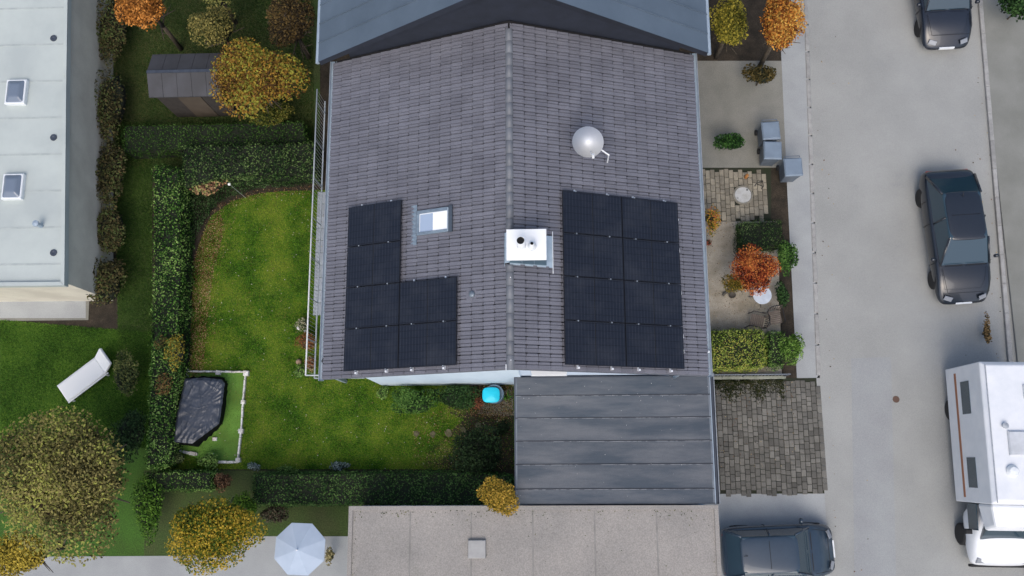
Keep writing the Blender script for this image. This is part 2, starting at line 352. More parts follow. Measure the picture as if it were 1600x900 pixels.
sheet('southwest_lawn', GP([(-300, 492), (245, 520), (245, 872), (-300, 872)]), -.005, T['lawn3'])
sheet('south_garden_lawn', GP([(225, 735), (545, 735), (545, 842), (225, 874)]), -.002, T['lawn2'])
sheet('west_path', GP([(60, -200), (158, -200), (150, 230), (138, 500), (-300, 505), (-300, 440)]), .0, T['pave_far'])
sheet('south_terrace', GP([(-300, 872), (360, 868), (372, 838), (545, 838), (545, 1200), (-300, 1200)]), .0, T['slab'])

# terrace slabs under the balcony
def slabs():
    m = MB(); x0, x1 = -7.08, -6.2; y = 2.7; 
    while y < 7.05:
        for xx in (x0, x0 + .44): m.cbox(xx + .006, xx + .434, y + .006, y + .434, -.02, .035, .006)
        y += .44
    o = m.build('terrace_paving', surf('terrace_slab', (.36, .40, .44), (.3, .33, .37), 3, rough=.8, fine=.12, tint=.1)); o['kind'] = 'structure'
slabs()
def pavers(name, poly, pitch, lens, mat, z=.03, skip=None):
    xs = [p[0] for p in poly]; ys = [p[1] for p in poly]; m = MB(); g = .007
    x = min(xs); c = 0
    while x < max(xs):
        y = min(ys) - random.random() * .2; k = c
        while y < max(ys):
            L_ = lens[(k * 7 + c * 3 + (k // 3)) % len(lens)] if random.random() < .55 else random.choice(lens); k += 1
            cx, cy = x + pitch / 2, y + L_ / 2
            if inside(np.array([cx]), np.array([cy]), poly)[0] and not (skip and skip(cx, cy)):
                dz = random.uniform(-.005, .005); m.cbox(x + g, x + pitch - g, y + g, y + L_ - g, -.03, z + dz, .006)
            y += L_
        x += pitch; c += 1
    o = m.build(name, mat); o['kind'] = 'stuff'; return o
tag(pavers('driveway_pavers', [(5.98, .36), (9.8, .36), (9.95, -3.3), (5.98, -3.3)], .163, [.16, .24, .24, .16], T['pave_grey']), 'grey rectangular paving stones of the driveway beside the garage', 'paving', kind='stuff')
cov = G(1161, 304, .05)
tag(pavers('entrance_pavers', GP([(1098, 268), (1200, 268), (1197, 344), (1098, 342)]), .16, [.24, .32, .16, .24], T['pave_beige'], skip=lambda a, b: (a - cov[0]) ** 2 + (b - cov[1]) ** 2 < .13), 'beige paving stones around the round cover by the house entrance', 'paving', kind='stuff')

# moss and litter on the paving near the fence
mossmat = leafmat('moss', [(.010, .016, .004), (.02, .03, .008), (.035, .035, .012)], 3)
X, Y = scatter([(6.0, .36), (8.7, .36), (8.7, -.5), (6.0, -.35)], 5200)
keep = rng.random(len(X)) < np.clip(1.15 - (.4 - Y) / .62 - .3 * np.sin(X * 7), 0, 1); X, Y = X[keep], Y[keep]
o = leaves(np.column_stack([X, Y, np.full(len(X), .045) + rng.uniform(-.01, .02, len(X))]), np.tile([0, 0, 1.0], (len(X), 1)), .05, mossmat, 'moss', tilt=.5); tag(o, 'dark moss creeping over the driveway paving below the fence', 'moss', kind='stuff')

# grass blades
grassmat = leafmat('grass_blade', [(.026, .10, .004), (.068, .20, .008), (.125, .24, .012), (.16, .21, .022)], 1.0, .5)
def grass(poly, n, name, label, mat, hgt=.05):
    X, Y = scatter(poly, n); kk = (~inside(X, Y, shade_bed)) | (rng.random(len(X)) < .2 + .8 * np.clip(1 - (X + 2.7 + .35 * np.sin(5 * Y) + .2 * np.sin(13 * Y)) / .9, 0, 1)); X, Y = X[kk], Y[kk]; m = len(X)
    a = rng.uniform(0, 2 * math.pi, m); L_ = hgt * rng.uniform(.6, 1.4, m); wd = rng.uniform(.005, .011, m)
    dx, dy = np.cos(a), np.sin(a)
    b1 = np.column_stack([X - dy * wd, Y + dx * wd, np.zeros(m)]); b2 = np.column_stack([X + dy * wd, Y - dx * wd, np.zeros(m)])
    tp = np.column_stack([X + dx * L_ * .85, Y + dy * L_ * .85, L_ * rng.uniform(.35, .8, m)])
    o = np_mesh(name, np.stack([b1, b2, tp], 1).reshape(-1, 3), 3, mat); tag(o, label, 'grass', kind='stuff'); return o
grass(lawn_poly, 420000, 'lawn_grass', 'short green lawn grass with olive patches in the back garden', grassmat)
grass(GP([(0, 500), (240, 520), (240, 700), (0, 700)]), 90000, 'southwest_grass', 'bright green grass of the neighbouring garden beyond the long hedge', leafmat('grass_bright', [(.02, .07, .006), (.05, .14, .012), (.09, .17, .02)], .6, .3), .07)
grass(GP([(178, -20), (490, -20), (490, 262), (178, 262)]), 120000, 'northwest_grass', 'dull green grass around the dark shed', leafmat('grass_dull', [(.02, .05, .008), (.04, .08, .016), (.08, .085, .03)], .6, .3), .07)
grass(GP([(178, 190), (238, 190), (238, 590), (186, 590)]), 60000, 'west_grass', 'green grass strip between the long hedge and the bare bushes', leafmat('grass_west', [(.02, .055, .008), (.04, .095, .014), (.06, .10, .02)], .6, .3), .07)
# fallen leaves
littermat = leafmat('fallen_leaf', [(.05, .020, .008), (.13, .055, .022), (.21, .11, .045), (.34, .25, .12)], 1.0, .2)
P = []
def lit(poly, n, dens=None):
    X, Y = scatter(poly, n); 
    if dens is not None: k = rng.random(len(X)) < dens(X, Y); X, Y = X[k], Y[k]
    P.append(np.column_stack([X, Y, rng.uniform(.025, .06, len(X))]))
lit(lawn_poly, 1500)
lit(GP([(300, 600), (296, 470), (304, 410), (330, 350), (375, 320), (345, 420), (338, 520), (332, 590)]), 1500)
lit(GP([(289, 600), (292, 480), (300, 415), (318, 360), (345, 330), (352, 360), (335, 420), (325, 500), (318, 580)]), 8000)
lit(GP([(318, 350), (340, 318), (400, 296), (490, 291), (490, 304), (405, 310), (350, 330), (322, 362)]), 2600)
lit(GP([(650, 640), (800, 640), (800, 735), (640, 735)]), 1500)
lit(GP([(735, 598), (800, 600), (800, 660), (735, 650)]), 1500)
lit(GP([(1100, 345), (1215, 345), (1215, 515), (1105, 515)]), 420)
lit(GP([(1115, 595), (1245, 595), (1245, 730), (1118, 730)]), 220)
P = np.concatenate(P); o = leaves(P, np.tile([0, 0, 1.0], (len(P), 1)), .034, littermat, 'fallen_leaves', tilt=.35, asp=.75); tag(o, 'brown and tan autumn leaves fallen over lawn, beds and yard', 'leaves', kind='stuff')
whitemat = surf('pale_leaf', (.6, .6, .5), (.4, .36, .25), 9, rough=.8)
X, Y = scatter(lawn_poly, 420); o = leaves(np.column_stack([X, Y, np.full(len(X), .06)]), np.tile([0, 0, 1.0], (len(X), 1)), .035, whitemat, 'pale_leaves', tilt=.2, asp=.8); tag(o, 'tiny pale leaves dotted over the lawn', 'leaves', kind='stuff')
# pebbles beside the barrel and on the yard
pebmat = surf('pebble', (.36, .33, .28), (.2, .18, .14), 30, rough=.9, tint=.35)
def pebbles(name, label, poly, n, r, z=0.0):
    X, Y = scatter(poly, n); m = MB()
    for x, y in zip(X, Y):
        s = r * random.uniform(.6, 1.4); a = random.random() * 6
        vs = [(x + s * math.cos(a + i * 2.094), y + s * .8 * math.sin(a + i * 2.094), z) for i in range(3)] + [(x, y, z + s * .8)]
        m.add(vs, [(0, 1, 3), (1, 2, 3), (2, 0, 3)])
    o = link(name, m.mesh(name), pebmat); tag(o, label, 'gravel', kind='stuff')
pebbles('gravel_patch', 'pale pebbles between the round barrel and the garage wall', GP([(752, 632), (800, 605), (803, 650), (775, 650), (748, 646)]), 3600, .022)
pebbles('yard_gravel', 'fine beige gravel of the front yard', GP([(1100, 346), (1215, 346), (1220, 515), (1106, 515)]), 7000, .011)

# ================================================================== THE HOUSE
TS = math.tan(.3983); CS = math.cos(.3983); SN = math.sin(.3983); ZR = 7.65; UL = 5.716; YN = 9.40
house = thing('terraced_house', 'terraced house with dark grey tiled gable roof, white chimney cap and west balcony', 'house', (0, 0, 0))
def roofpt(side, u, y, off=0.0): return (side * (u * CS + off * SN), y, ZR - u * SN + off * CS)
def slopeM(side, u, y, off=0.0):
    """matrix: local x runs down the slope, y along the ridge (mirrored on the west slope by rotation), z off the roof"""
    if side > 0: X_ = Vector((CS, 0, -SN)); Y_ = Vector((0, 1, 0)); Z_ = Vector((SN, 0, CS))
    else: X_ = Vector((-CS, 0, -SN)); Y_ = Vector((0, -1, 0)); Z_ = Vector((-SN, 0, CS))
    p = roofpt(side, u, y, off); m = Matrix.Identity(4)
    for i in range(3): m[i][0] = X_[i]; m[i][1] = Y_[i]; m[i][2] = Z_[i]; m[i][3] = p[i]
    return m
# walls
WX0, WX1, WY0 = -4.62, 4.66, .30
def gable_poly(x0, x1):
    zt = lambda x: ZR - abs(x) * TS - .16
    p = [(x0, 0), (x1, 0), (x1, zt(x1))]
    if x0 < 0 < x1: p.append((0, zt(0)))
    p.append((x0, zt(x0))); return p
def gable(name, x0, x1, y0, y1, mat):
    p = gable_poly(x0, x1); n = len(p); m = MB()
    m.add([(a, y0, b) for a, b in p] + [(a, y1, b) for a, b in p], [tuple(range(n)), tuple(reversed(range(n, 2 * n)))] + [(i, (i + 1) % n, n + (i + 1) % n, n + i) for i in range(n)])
    return m.build(name, mat, house)
gable('gable_wall', WX0, .10, WY0 - .02, WY0 + .3, T['wall'])
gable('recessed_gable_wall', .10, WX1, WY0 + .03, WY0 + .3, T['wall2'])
MB().box(WX0, WX0 + .3, .6, YN, 0, 5.5).build('west_wall', T['wall'], house)
MB().box(WX1 - .3, WX1, .6, YN, 0, 5.5).build('east_wall', T['wall'], house)
# white window band in the recessed gable wall
xa, za = PY(829, 575, WY0); xb, zb = PY(885, 585, WY0)
wf = MB().box(xa, xb, WY0 - .03, WY0 + .03, zb + .06, za + .12).build('window', plain('white_window', (.9, .92, .93), .35), house)
MB().box(xa - .02, xb + .02, WY0 - .05, WY0 - .032, zb + .03, zb + .059).build('sill', T['whitemetal'], wf)
MB().box(xa + .01, xb - .01, WY0 - .036, WY0 - .031, zb + .07, zb + .09).build('lower_bead', T['rail'], wf)
# east and west windows (under the eaves)
for yy in (1.6, 4.6, 7.4):
    for zz in (.95, 3.6):
        f_ = MB().box(WX1 + .001, WX1 + .03, yy, yy + 1.2, zz, zz + 1.25).build('window', T['whitemetal'], house)
        MB().box(WX1 + .031, WX1 + .036, yy + .08, yy + 1.12, zz + .08, zz + 1.17).build('pane', T['glass'], f_)
for yy in (1.5, 4.4, 7.2):
    for zz in (.05, 2.85):
        f_ = MB().box(WX0 - .03, WX0 - .001, yy, yy + 1.5, zz, zz + 2.15).build('balcony_door', T['whitemetal'], house)
        MB().box(WX0 - .036, WX0 - .031, yy + .1, yy + 1.4, zz + .1, zz + 2.05).build('pane', T['glass'], f_)
# roof deck
roof = MB()
prof = [(0, .0), (UL - .04, .0)]
for sd in (1, -1):
    a0 = roofpt(sd, 0.0, .02, -.002); a1 = roofpt(sd, UL - .03, .02, -.002); b0 = roofpt(sd, 0.0, YN, -.002); b1 = roofpt(sd, UL - .03, YN, -.002)
    c0, c1, d0, d1 = [(p[0], p[1], p[2] - .09) for p in (a0, a1, b0, b1)]
    roof.add([a0, a1, b1, b0, c0, c1, d1, d0], [(0, 1, 2, 3), (7, 6, 5, 4), (0, 4, 5, 1), (1, 5, 6, 2), (2, 6, 7, 3), (3, 7, 4, 0)])
roofo = roof.build('roof', T['underlay'], house)
# tiles: wide flat roll and narrow roll separated by grooves; overlap down the slope
PIT = .2074; CRS = .3325
def tile_mesh():
    # local x down slope 0..L, y across 0..PIT ; profile (y, z): wide roll, groove, narrow roll; a step under the tile above
    pr = [(.000, -.006), (.014, -.006), (.018, .032), (.112, .032), (.116, .006), (.128, .006), (.132, .033), (.190, .033), (.194, -.004), (.207, -.006)]
    nar = [0, 0, 0, 0, .3, .3, 1, 1, .6, 0]
    m = MB(); L_ = CRS + .045; vs = []; n = len(pr); rows = [(0, -.010, 0), (.043, -.006, 0), (.046, -.009, .024), (.068, -.009, .024), (.073, -.004, 0), (L_ - .010, .019, 0), (L_, .013, 0)]
    for (x, dz, st) in rows: vs += [(x, y, max(z + dz - st * k - (.0 if st and z > .02 else 0), -.014)) for (y, z), k in zip(pr, nar)]
    vs += [(L_, y, .0) for y, z in pr]
    fs = []
    for r in range(len(rows)):
        for i in range(n - 1): fs.append((r * n + i, (r + 1) * n + i, (r + 1) * n + i + 1, r * n + i + 1))
    m.add(vs, fs); return m.mesh('roof_tile')
tm = tile_mesh(); tm.materials.append(T['tile'])
tv = np.array([v.co[:] for v in tm.vertices]); tf = [tuple(p.vertices) for p in tm.polygons]
# arrays on the roof: (side, u0 ridge-side edge, y0 south edge, columns, rows present)
PL, PW, PG = 1.722, 1.134, .02
uR, yR, uL, yL = 1.4276, .1465, 1.4488, .165
def hidden(side, u, y):     # under a module, chimney or roof window: not seen
    if side > 0: return (uR + .1 < u < uR + 2 * PL - .1) and (yR + .1 < y < yR + 4 * (PW + PG) - .1)
    if uL + .1 < u < uL + 2 * PL - .1 and yL + .1 < y < yL + 2 * (PW + PG) - .1: return True
    return uL + PL + .1 < u < uL + 2 * PL - .1 and yL + .1 < y < yL + 4 * (PW + PG) - .1
def cutout(side, u, y):
    X_ = side * u * CS
    if side > 0 and X_ < .98 and 2.60 < y < 3.52: return True
    if side < 0 and -2.50 < X_ < -1.58 and 3.72 < y < 4.38: return True
    return False
cand = []
for sd in (1, -1):
    for c in range(17):
        for r in range(int(YN / PIT)):
            u = c * CRS + .02; y = r * PIT + .003
            um, ym = u + CRS / 2, y + PIT / 2
            if cutout(sd, um, ym): continue
            cand.append((sd, u, y, hidden(sd, um, ym)))
vis = sorted([c for c in cand if not c[3]], key=lambda c: (c[2]))
single = vis[:300]; rest = vis[300:] + [c for c in cand if c[3]]
def tileM(sd, u, y):
    yy = y if sd > 0 else y + PIT
    m = slopeM(sd, u, yy, .004)
    return m @ Matrix.Rotation(random.gauss(0, .004), 4, 'X') @ Matrix.Rotation(random.gauss(0, .0025), 4, 'Z') @ Matrix.Translation((random.gauss(0, .0015), 0, 0))
for sd, u, y, _ in single:
    o = bpy.data.objects.new('tile', tm); COL.objects.link(o); o.parent = roofo; o.matrix_local = tileM(sd, u, y)
AV = []; AF = []; nb = 0
for sd, u, y, _ in rest:
    M_ = np.array(tileM(sd, u, y)); AV.append(tv @ M_[:3, :3].T + M_[:3, 3]); AF += [tuple(i + nb for i in f) for f in tf]; nb += len(tv)
me = bpy.data.meshes.new('tile_field'); me.from_pydata(np.concatenate(AV).tolist(), [], AF); me.update()
o = link('tile_field', me, T['tile'], roofo); o['kind'] = 'stuff'
# ridge tiles
def ridge_tile():
    m = MB(); n = 9; vs = []
    for (y, k) in ((0, 1.0), (.344, .97)):
        for i in range(n):
            a = math.pi * (i / (n - 1)); vs.append((math.cos(a) * .108 * k, y, ZR - .035 + math.sin(a) * .098 * k))
    m.add(vs, [(i, i + 1, n + i + 1, n + i) for i in range(n - 1)] + [tuple(range(n))]); return m.mesh('ridge_tile')
rm = ridge_tile(); rm.materials.append(T['ridge']); rm.polygons.foreach_set('use_smooth', [True] * len(rm.polygons))
o = bpy.data.objects.new('ridge_tile', rm); COL.objects.link(o); o.parent = roofo; o.location = (0, 2.464, 0); o.scale = (1, .55, 1)
y = -.0; k = 0
while y < YN - .3:
    if not (2.45 < y + .18 < 3.60):
        o = bpy.data.objects.new('ridge_tile', rm); COL.objects.link(o); o.parent = roofo; o.location = (random.gauss(0, .002), y, .0); 
    y += .352; k += 1
for (yy, ) in ((.22,), (2.32,), ):
    MB().lathe([(.012, ZR + .06), (.014, ZR + .075), (.0, ZR + .085)], 10, .02, yy).build('ridge_screw', T['alu'], roofo)
# verge trims under the end tiles
for sd in (1, -1):
    a = roofpt(sd, 0, .0, 0); b = roofpt(sd, UL, .0, 0)
    m = MB(); m.add([(a[0], -.012, a[2] + .0), (b[0], -.012, b[2]), (b[0], -.012, b[2] - .07), (a[0], -.012, a[2] - .07), (a[0], .018, a[2]), (b[0], .018, b[2]), (b[0], .018, b[2] - .07), (a[0], .018, a[2] - .07)],
                    [(0, 1, 2, 3), (4, 7, 6, 5), (0, 4, 5, 1), (3, 2, 6, 7)]); m.build('verge_board', T['ridge'], roofo)
MB().box(-.115, -.095, -.03, .12, ZR - .05, ZR + .04).build('ridge_clip', T['whitemetal'], roofo)
# gutters: half round trough + pale drip flashing
def gutter(side, parent, x_tile, z, y0, y1, mat, r=.075, flash=.06):
    m = MB(); n = 9; cx = side * (x_tile + r - .01); vs = []
    for y in (y0, y1):
        for rr in (r, r - .008):
            for i in range(n):
                a = math.pi + math.pi * i / (n - 1); vs.append((cx + rr * math.cos(a), y, z + rr * math.sin(a)))
    fs = []
    for b in (0, n): fs += [(b + i, b + i + 1, 2 * n + b + i + 1, 2 * n + b + i) for i in range(n - 1)]
    fs += [(0, n, 3 * n, 2 * n), (n - 1, 2 * n - 1, 4 * n - 1, 3 * n - 1)]; fs += [tuple(range(n)), tuple(range(2 * n, 3 * n))]
    m.add(vs, fs); g = m.build('gutter', mat, parent, False)
    xo = side * (x_tile + 2 * r - .01); MB().tube((xo, y0, z + .004), (xo, y1, z + .004), .011, n=8).build('gutter_bead', T['rail'], g)
    return g
XE = UL * CS; ZE = ZR - UL * SN
gl = gutter(-1, house, XE - .02, ZE - .005, -.04, YN, T['zinc'], .072)
gr = gutter(1, house, XE - .02, ZE - .005, -.02, YN, T['zinc'], .072)
for sd, g in ((-1, gl), (1, gr)):
    m = MB(); a = roofpt(sd, UL - .09, 0, .0); b = roofpt(sd, UL + .035, 0, -.016)
    m.add([(a[0], 0, a[2]), (b[0], 0, b[2]), (b[0], YN, b[2]), (a[0], YN, a[2]), (b[0], 0, b[2] - .03), (b[0], YN, b[2] - .03)], [(0, 1, 2, 3), (1, 4, 5, 2)]); m.build('eaves_flashing', T['zinc'], g)
m = MB(); m.path([(5.33, .12, ZE - .08), (5.33, .12, ZE - .2), (4.74, .22, ZE - .65), (4.74, .22, 2.7)], .045, 10); m.build('downpipe', T['zinc'], house, True)
m = MB(); m.path([(-5.33, .06, ZE - .07), (-5.33, .06, ZE - .2), (-4.72, .5, ZE - .65), (-4.72, .5, .02)], .045, 10); m.build('downpipe', T['zinc'], house, True)
MB().lathe([(.03, ZE - .02), (.035, ZE + .03), (.0, ZE + .055)], 10, 5.31, .66).build('gutter_cap', T['whitemetal'], house)
m = MB(); m.path([(-5.22, .62, ZE + .05), (-5.30, .50, ZE + .05), (-5.25, .42, ZE + .04)], .016, 6); m.build('gutter_hook', T['black'], house)

# chimney
ch = MB().box(.00, .93, 2.70, 3.42, 6.9, 8.10).build('chimney', T['slate'], house)
capm = MB(); capm.cbox(-.065, .937, 2.665, 3.46, 8.10, 8.15, .008)
cap = capm.build('chimney_cap', plain('white_cap_metal', (.86, .88, .88), .45), ch)
m = MB()
for k in range(2): m.box(.31 + .31 * k, .318 + .31 * k, 2.694, 2.70, 7.2, 8.1)
m.box(.02, .91, 2.688, 2.699, 7.98, 7.995); m.build('cladding_seam', T['zinc'], ch)
m = MB()                          # flashing apron round the base, lying on the slope
zt = lambda x, off: ZR - abs(x) * TS + off
m.add([(-.13, 2.59, zt(.13, .06)), (0, 2.59, ZR + .1), (0, 2.70, ZR + .1), (-.13, 2.70, zt(.13, .06)), (-.13, 3.50, zt(.13, .06)), (0, 3.50, ZR + .1), (0, 2.70, ZR + .1)], [(3, 2, 5, 4)])
m.add([(0, 2.652, ZR + .05), (1.10, 2.652, zt(1.10, .055)), (1.10, 2.70, zt(1.10, .055)), (0, 2.70, ZR + .05), (.93, 2.70, zt(.93, .055)), (.93, 3.5, zt(.93, .055)), (1.10, 3.5, zt(1.10, .055))], [(0, 1, 2, 3), (4, 2, 6, 5)])
m.build('chimney_flashing', surf('pale_flashing', (.42, .52, .60), (.36, .45, .52), 6, rough=.45, metal=.15), ch)
MB().box(1.09, 1.11, 2.50, 3.62, zt(1.1, .045), zt(1.1, .07)).build('flashing_edge', T['whitemetal'], ch); MB().box(-.145, -.125, 2.62, 3.36, zt(.14, .05), zt(.14, .07)).build('flashing_edge', T['flash'], ch)
fx, fy = G(814.6, 385.5, 8.15); fl = MB(); fl.lathe([(.112, 8.15), (.112, 8.17), (.10, 8.18), (.10, 8.80), (.094, 8.80), (.09, 8.3)], 24, fx, fy)
f1 = fl.build('flue', T['whitemetal'], ch, True)
MB().lathe([(.0, 8.77), (.093, 8.775)], 24, fx, fy).build('flue_opening', T['black'], f1)
fx, fy = G(831.5, 386, 8.15); fl = MB(); fl.lathe([(.105, 8.15), (.105, 8.25), (.075, 8.36), (.045, 8.5), (.040, 8.52)], 24, fx, fy)
f2 = fl.build('flue', T['whitemetal'], ch, True)
MB().lathe([(.0, 8.524), (.038, 8.524)], 18, fx, fy).build('flue_opening', T['black'], f2)

# roof window (west slope)
def onroof(name, side, u0, u1, y0, y1, z0, z1, mat, parent, chamfer=.006):
    m = MB(); m.cbox(u0, u1, 0, y1 - y0, z0, z1, chamfer); o = m.build(name, mat, parent)
    if side > 0: o.matrix_local = slopeM(side, 0, y0, 0)
    else: o.matrix_local = slopeM(side, 0, y1, 0)
    return o
us = lambda x: abs(x) / CS
sk = onroof('roof_window', -1, us(1.56), us(2.55), 3.72, 4.40, -.02, .075, T['skyframe'], house)
skl = sk.matrix_local.copy()
def onwin(name, u0, u1, y0, y1, z0, z1, mat):
    m = MB(); m.cbox(u0, u1, 4.40 - y1, 4.40 - y0, z0, z1, .004); return m.build(name, mat, sk)
onwin('frame_top', us(1.50), us(1.60), 3.70, 4.42, .076, .13, surf('window_hood', (.07, .09, .115), rough=.4))
onwin('frame_hood_strip', us(1.595), us(1.64), 3.74, 4.38, .08, .112, T['zinc'])
onwin('frame_side', us(1.64), us(2.50), 4.31, 4.40, .076, .10, T['flash'])
onwin('frame_side', us(1.64), us(2.50), 3.72, 3.80, .076, .10, T['flash'])
onwin('frame_bottom', us(2.44), us(2.52), 3.801, 4.309, .076, .096, T['flash'])
onwin('roller_blind', us(1.64), us(2.06), 3.801, 4.309, .077, .083, plain('white_blind', (.92, .94, .95), .5))
onwin('pane', us(2.062), us(2.44), 3.801, 4.309, .077, .081, plain('bluish_pane', (.36, .45, .58), .12, 0, 0, .6))
onwin('glazing_bead', us(1.64), us(2.44), 4.285, 4.309, .084, .092, T['whitemetal'])
onwin('glazing_bead', us(2.42), us(2.438), 3.81, 4.283, .082, .092, T['whitemetal'])
m = MB()                      # pleated lead apron on the downhill side
N_ = 46; vs = []
for i in range(N_ + 1):
    yy = 1.12 * i / N_; rip = .012 * math.sin(i * 1.35); vs += [(us(2.53), yy, .05), (us(2.62), yy, .044 + rip * .4), (us(2.70) + rip, yy, .038)]
m.add(vs, [(3 * i + j, 3 * i + 3 + j, 3 * i + 4 + j, 3 * i + 1 + j) for i in range(N_) for j in range(2)])
o = m.build('lead_apron', T['flash'], sk); o.matrix_parent_inverse = Matrix.Identity(4); o.location = (0, -.19, 0)
# roof vent
vt = onroof('vent_tile', -1, us(.86), us(1.13), 1.85, 2.10, .03, .045, T['tile'], house)
m = MB(); m.lathe([(.085, .045), (.085, .085), (.07, .11), (.0, .118)], 16, us(.97), .125); o = m.build('vent_cowl', T['skyframe'], vt, True)

# balcony on the west side
BX = -6.2; BY0, BY1 = .28, 9.3; BZ = 2.78
MB().box(BX + .25, WX0 - .04, BY0 + .0, BY1, BZ - .16, BZ - .02).build('balcony_floor', surf('balcony_deck', (.16, .18, .2), rough=.8), house)
ral = MB(); ral.tube((BX - .02, BY0, 3.73), (BX - .02, BY1, 3.73), .024, n=10); ral.tube((BX - .02, BY0, 3.73), (WX0 - .04, BY0, 3.73), .02, n=10)
rail = ral.build('balcony_railing', surf('pale_rail', (.62, .65, .66), (.5, .53, .54), 10, rough=.4), house, True)
m = MB(); m.box(BX - .025, BX + .015, BY0, BY1, BZ - .02, BZ + .02); m.box(BX + .0, WX0 - .04, BY0 - .015, BY0 + .015, BZ - .02, BZ + .02); m.build('bottom_rail', surf('bottom_rail_grey', (.42, .46, .48), rough=.5), rail)
m = MB(); m.box(BX + .12, BX + .15, BY0, BY1, BZ - .04, BZ - .01); m.build('edge_rail', T['zincdark'], rail)
m = MB()
for yy in np.arange(BY0 + .12, BY1, .118): m.tube((BX - .01, yy, BZ), (BX - .01, yy, 3.72), .0055, n=5, cap=False)
for xx in np.arange(BX + .12, WX0 - .1, .118): m.tube((xx, BY0, BZ), (xx, BY0, 3.72), .0055, n=5, cap=False)
m.build('baluster', T['rail'], rail)
for yy in np.arange(BY0 + 1.1, BY1, 1.25):
    MB().tube((BX - .01, yy, BZ - .1), (BX - .01, yy, 3.72), .018, n=8).build('post', T['rail'], rail)
for yy in (BY0 + .1, 4.4, BY1 - .15): MB().box(BX + .28, BX + .38, yy, yy + .1, 0, BZ - .16).build('balcony_pillar', T['zinc'], house)

# satellite dish on the east slope
dx, dy = 2.28, 5.62
dish = thing('satellite_dish', 'white satellite dish on a short mast on the east roof slope', 'satellite dish', (2.62, 5.72, ZR - 2.62 * TS))
dm = MB(); n = 28; prof = [(r_, .09 * (r_ / .4) ** 2) for r_ in (0.0001, .1, .2, .3, .4, .415)]
dm.lathe(prof, n); o = dm.build('reflector', plain('dish_white', (.82, .84, .86), .35), dish, True)
o.rotation_euler = (math.radians(34), math.radians(-12), 0); o.location = (-.55, .26, .98)
MB().path([(0, 0, 0), (0, 0, .62), (-.42, .22, .86)], .022, 8).build('mast', T['alu'], dish)
MB().path([(-.5, .0, .9), (-.45, -.32, 1.35)], .012, 6).build('feed_arm', T['alu'], dish)
MB().tube((-.45, -.32, 1.33), (-.46, -.27, 1.43), .035, n=10).build('receiver', T['whitemetal'], dish)

# ------------------------------------------------------------------ solar modules
def cellmat():
    m, t, p, N, L = nodes('solar_cells')
    tc = N('ShaderNodeTexCoord'); sp = N('ShaderNodeSeparateXYZ'); L(tc.outputs['Object'], sp.inputs[0])
    def stripe(sock, period, width, off=0.0):
        a = N('ShaderNodeMath'); a.operation = 'ADD'; a.inputs[1].default_value = 10 * period + off; L(sock, a.inputs[0])
        b = N('ShaderNodeMath'); b.operation = 'MODULO'; b.inputs[1].default_value = period; L(a.outputs[0], b.inputs[0])
        c = N('ShaderNodeMath'); c.operation = 'LESS_THAN'; c.inputs[1].default_value = width; L(b.outputs[0], c.inputs[0]); return c.outputs[0]
    s1 = stripe(sp.outputs['X'], .0925, .016); s2 = stripe(sp.outputs['Y'], .1845, .010, .02)
    geo = N('ShaderNodeNewGeometry'); nz = N('ShaderNodeTexNoise'); nz.inputs['Scale'].default_value = 1.3; nz.inputs['Detail'].default_value = 6; nz.inputs['Roughness'].default_value = .65; L(geo.outputs['Position'], nz.inputs['Vector'])
    mr = N('ShaderNodeMapRange'); mr.inputs[1].default_value = .48; mr.inputs[2].default_value = .72; mr.inputs[4].default_value = .32; L(nz.outputs['Fac'], mr.inputs[0])
    nf = N('ShaderNodeTexNoise'); nf.inputs['Scale'].default_value = 45; nf.inputs['Detail'].default_value = 2; L(geo.outputs['Position'], nf.inputs['Vector'])
    m1 = N('ShaderNodeMix'); m1.data_type = 'RGBA'; m1.inputs[6].default_value = (.0135, .0175, .028, 1); m1.inputs[7].default_value = (.045, .052, .068, 1)
    k = N('ShaderNodeMath'); k.operation = 'MULTIPLY'; L(s1, k.inputs[0]); L(nf.outputs['Fac'], k.inputs[1]); L(k.outputs[0], m1.inputs[0])
    m2 = N('ShaderNodeMix'); m2.data_type = 'RGBA'; L(s2, m2.inputs[0]); L(m1.outputs[2], m2.inputs[6]); m2.inputs[7].default_value = (.007, .008, .012, 1)
    m3 = N('ShaderNodeMix'); m3.data_type = 'RGBA'; L(mr.outputs[0], m3.inputs[0]); L(m2.outputs[2], m3.inputs[6]); m3.inputs[7].default_value = (.055, .06, .072, 1)
    L(m3.outputs[2], p.inputs['Base Color']); p.inputs['Roughness'].default_value = .33; p.inputs['Specular IOR Level'].default_value = .22
    return m
CELL = cellmat(); BLK = plain('black_anodised_frame', (.016, .018, .024), .4, .3)
def module():
    t = thing('solar_panel', 'black solar panel', 'solar panel')
    m = MB(); fw = .017; z0, z1 = .125, .165
    m.box(0, PL, 0, fw, z0, z1).box(0, PL, PW - fw, PW, z0, z1).box(0, fw, fw, PW - fw, z0, z1).box(PL - fw, PL, fw, PW - fw, z0, z1)
    m.build('frame', BLK, t)
    for k in (0, 1):
        a = fw + k * (PL / 2 - fw + .009); b = PL / 2 - .009 if k == 0 else PL - fw
        MB().box(a, b, fw, PW - fw, z0 + .01, z1 - .003).build('cell_field', CELL, t)
    MB().box(PL / 2 - .0088, PL / 2 + .0088, fw, PW - fw, z0 + .01, z1 - .006).build('centre_strip', T['black'], t)
    for x in (.38, 1.34):
        MB().box(x - .017, x + .017, PW - .008, PW + .022, z1 + .001, z1 + .009).build('clamp', T['rail'], t)
    return t
proto = module(); used = False
def put(side, u, y, label, group):
    global used
    t = proto if not used else copy_tree(proto); used = True
    t.matrix_world = slopeM(side, u, y if side > 0 else y + PW, 0); t['label'] = label; t['group'] = group
    return t
rown = ['southernmost', 'second', 'third', 'northernmost']
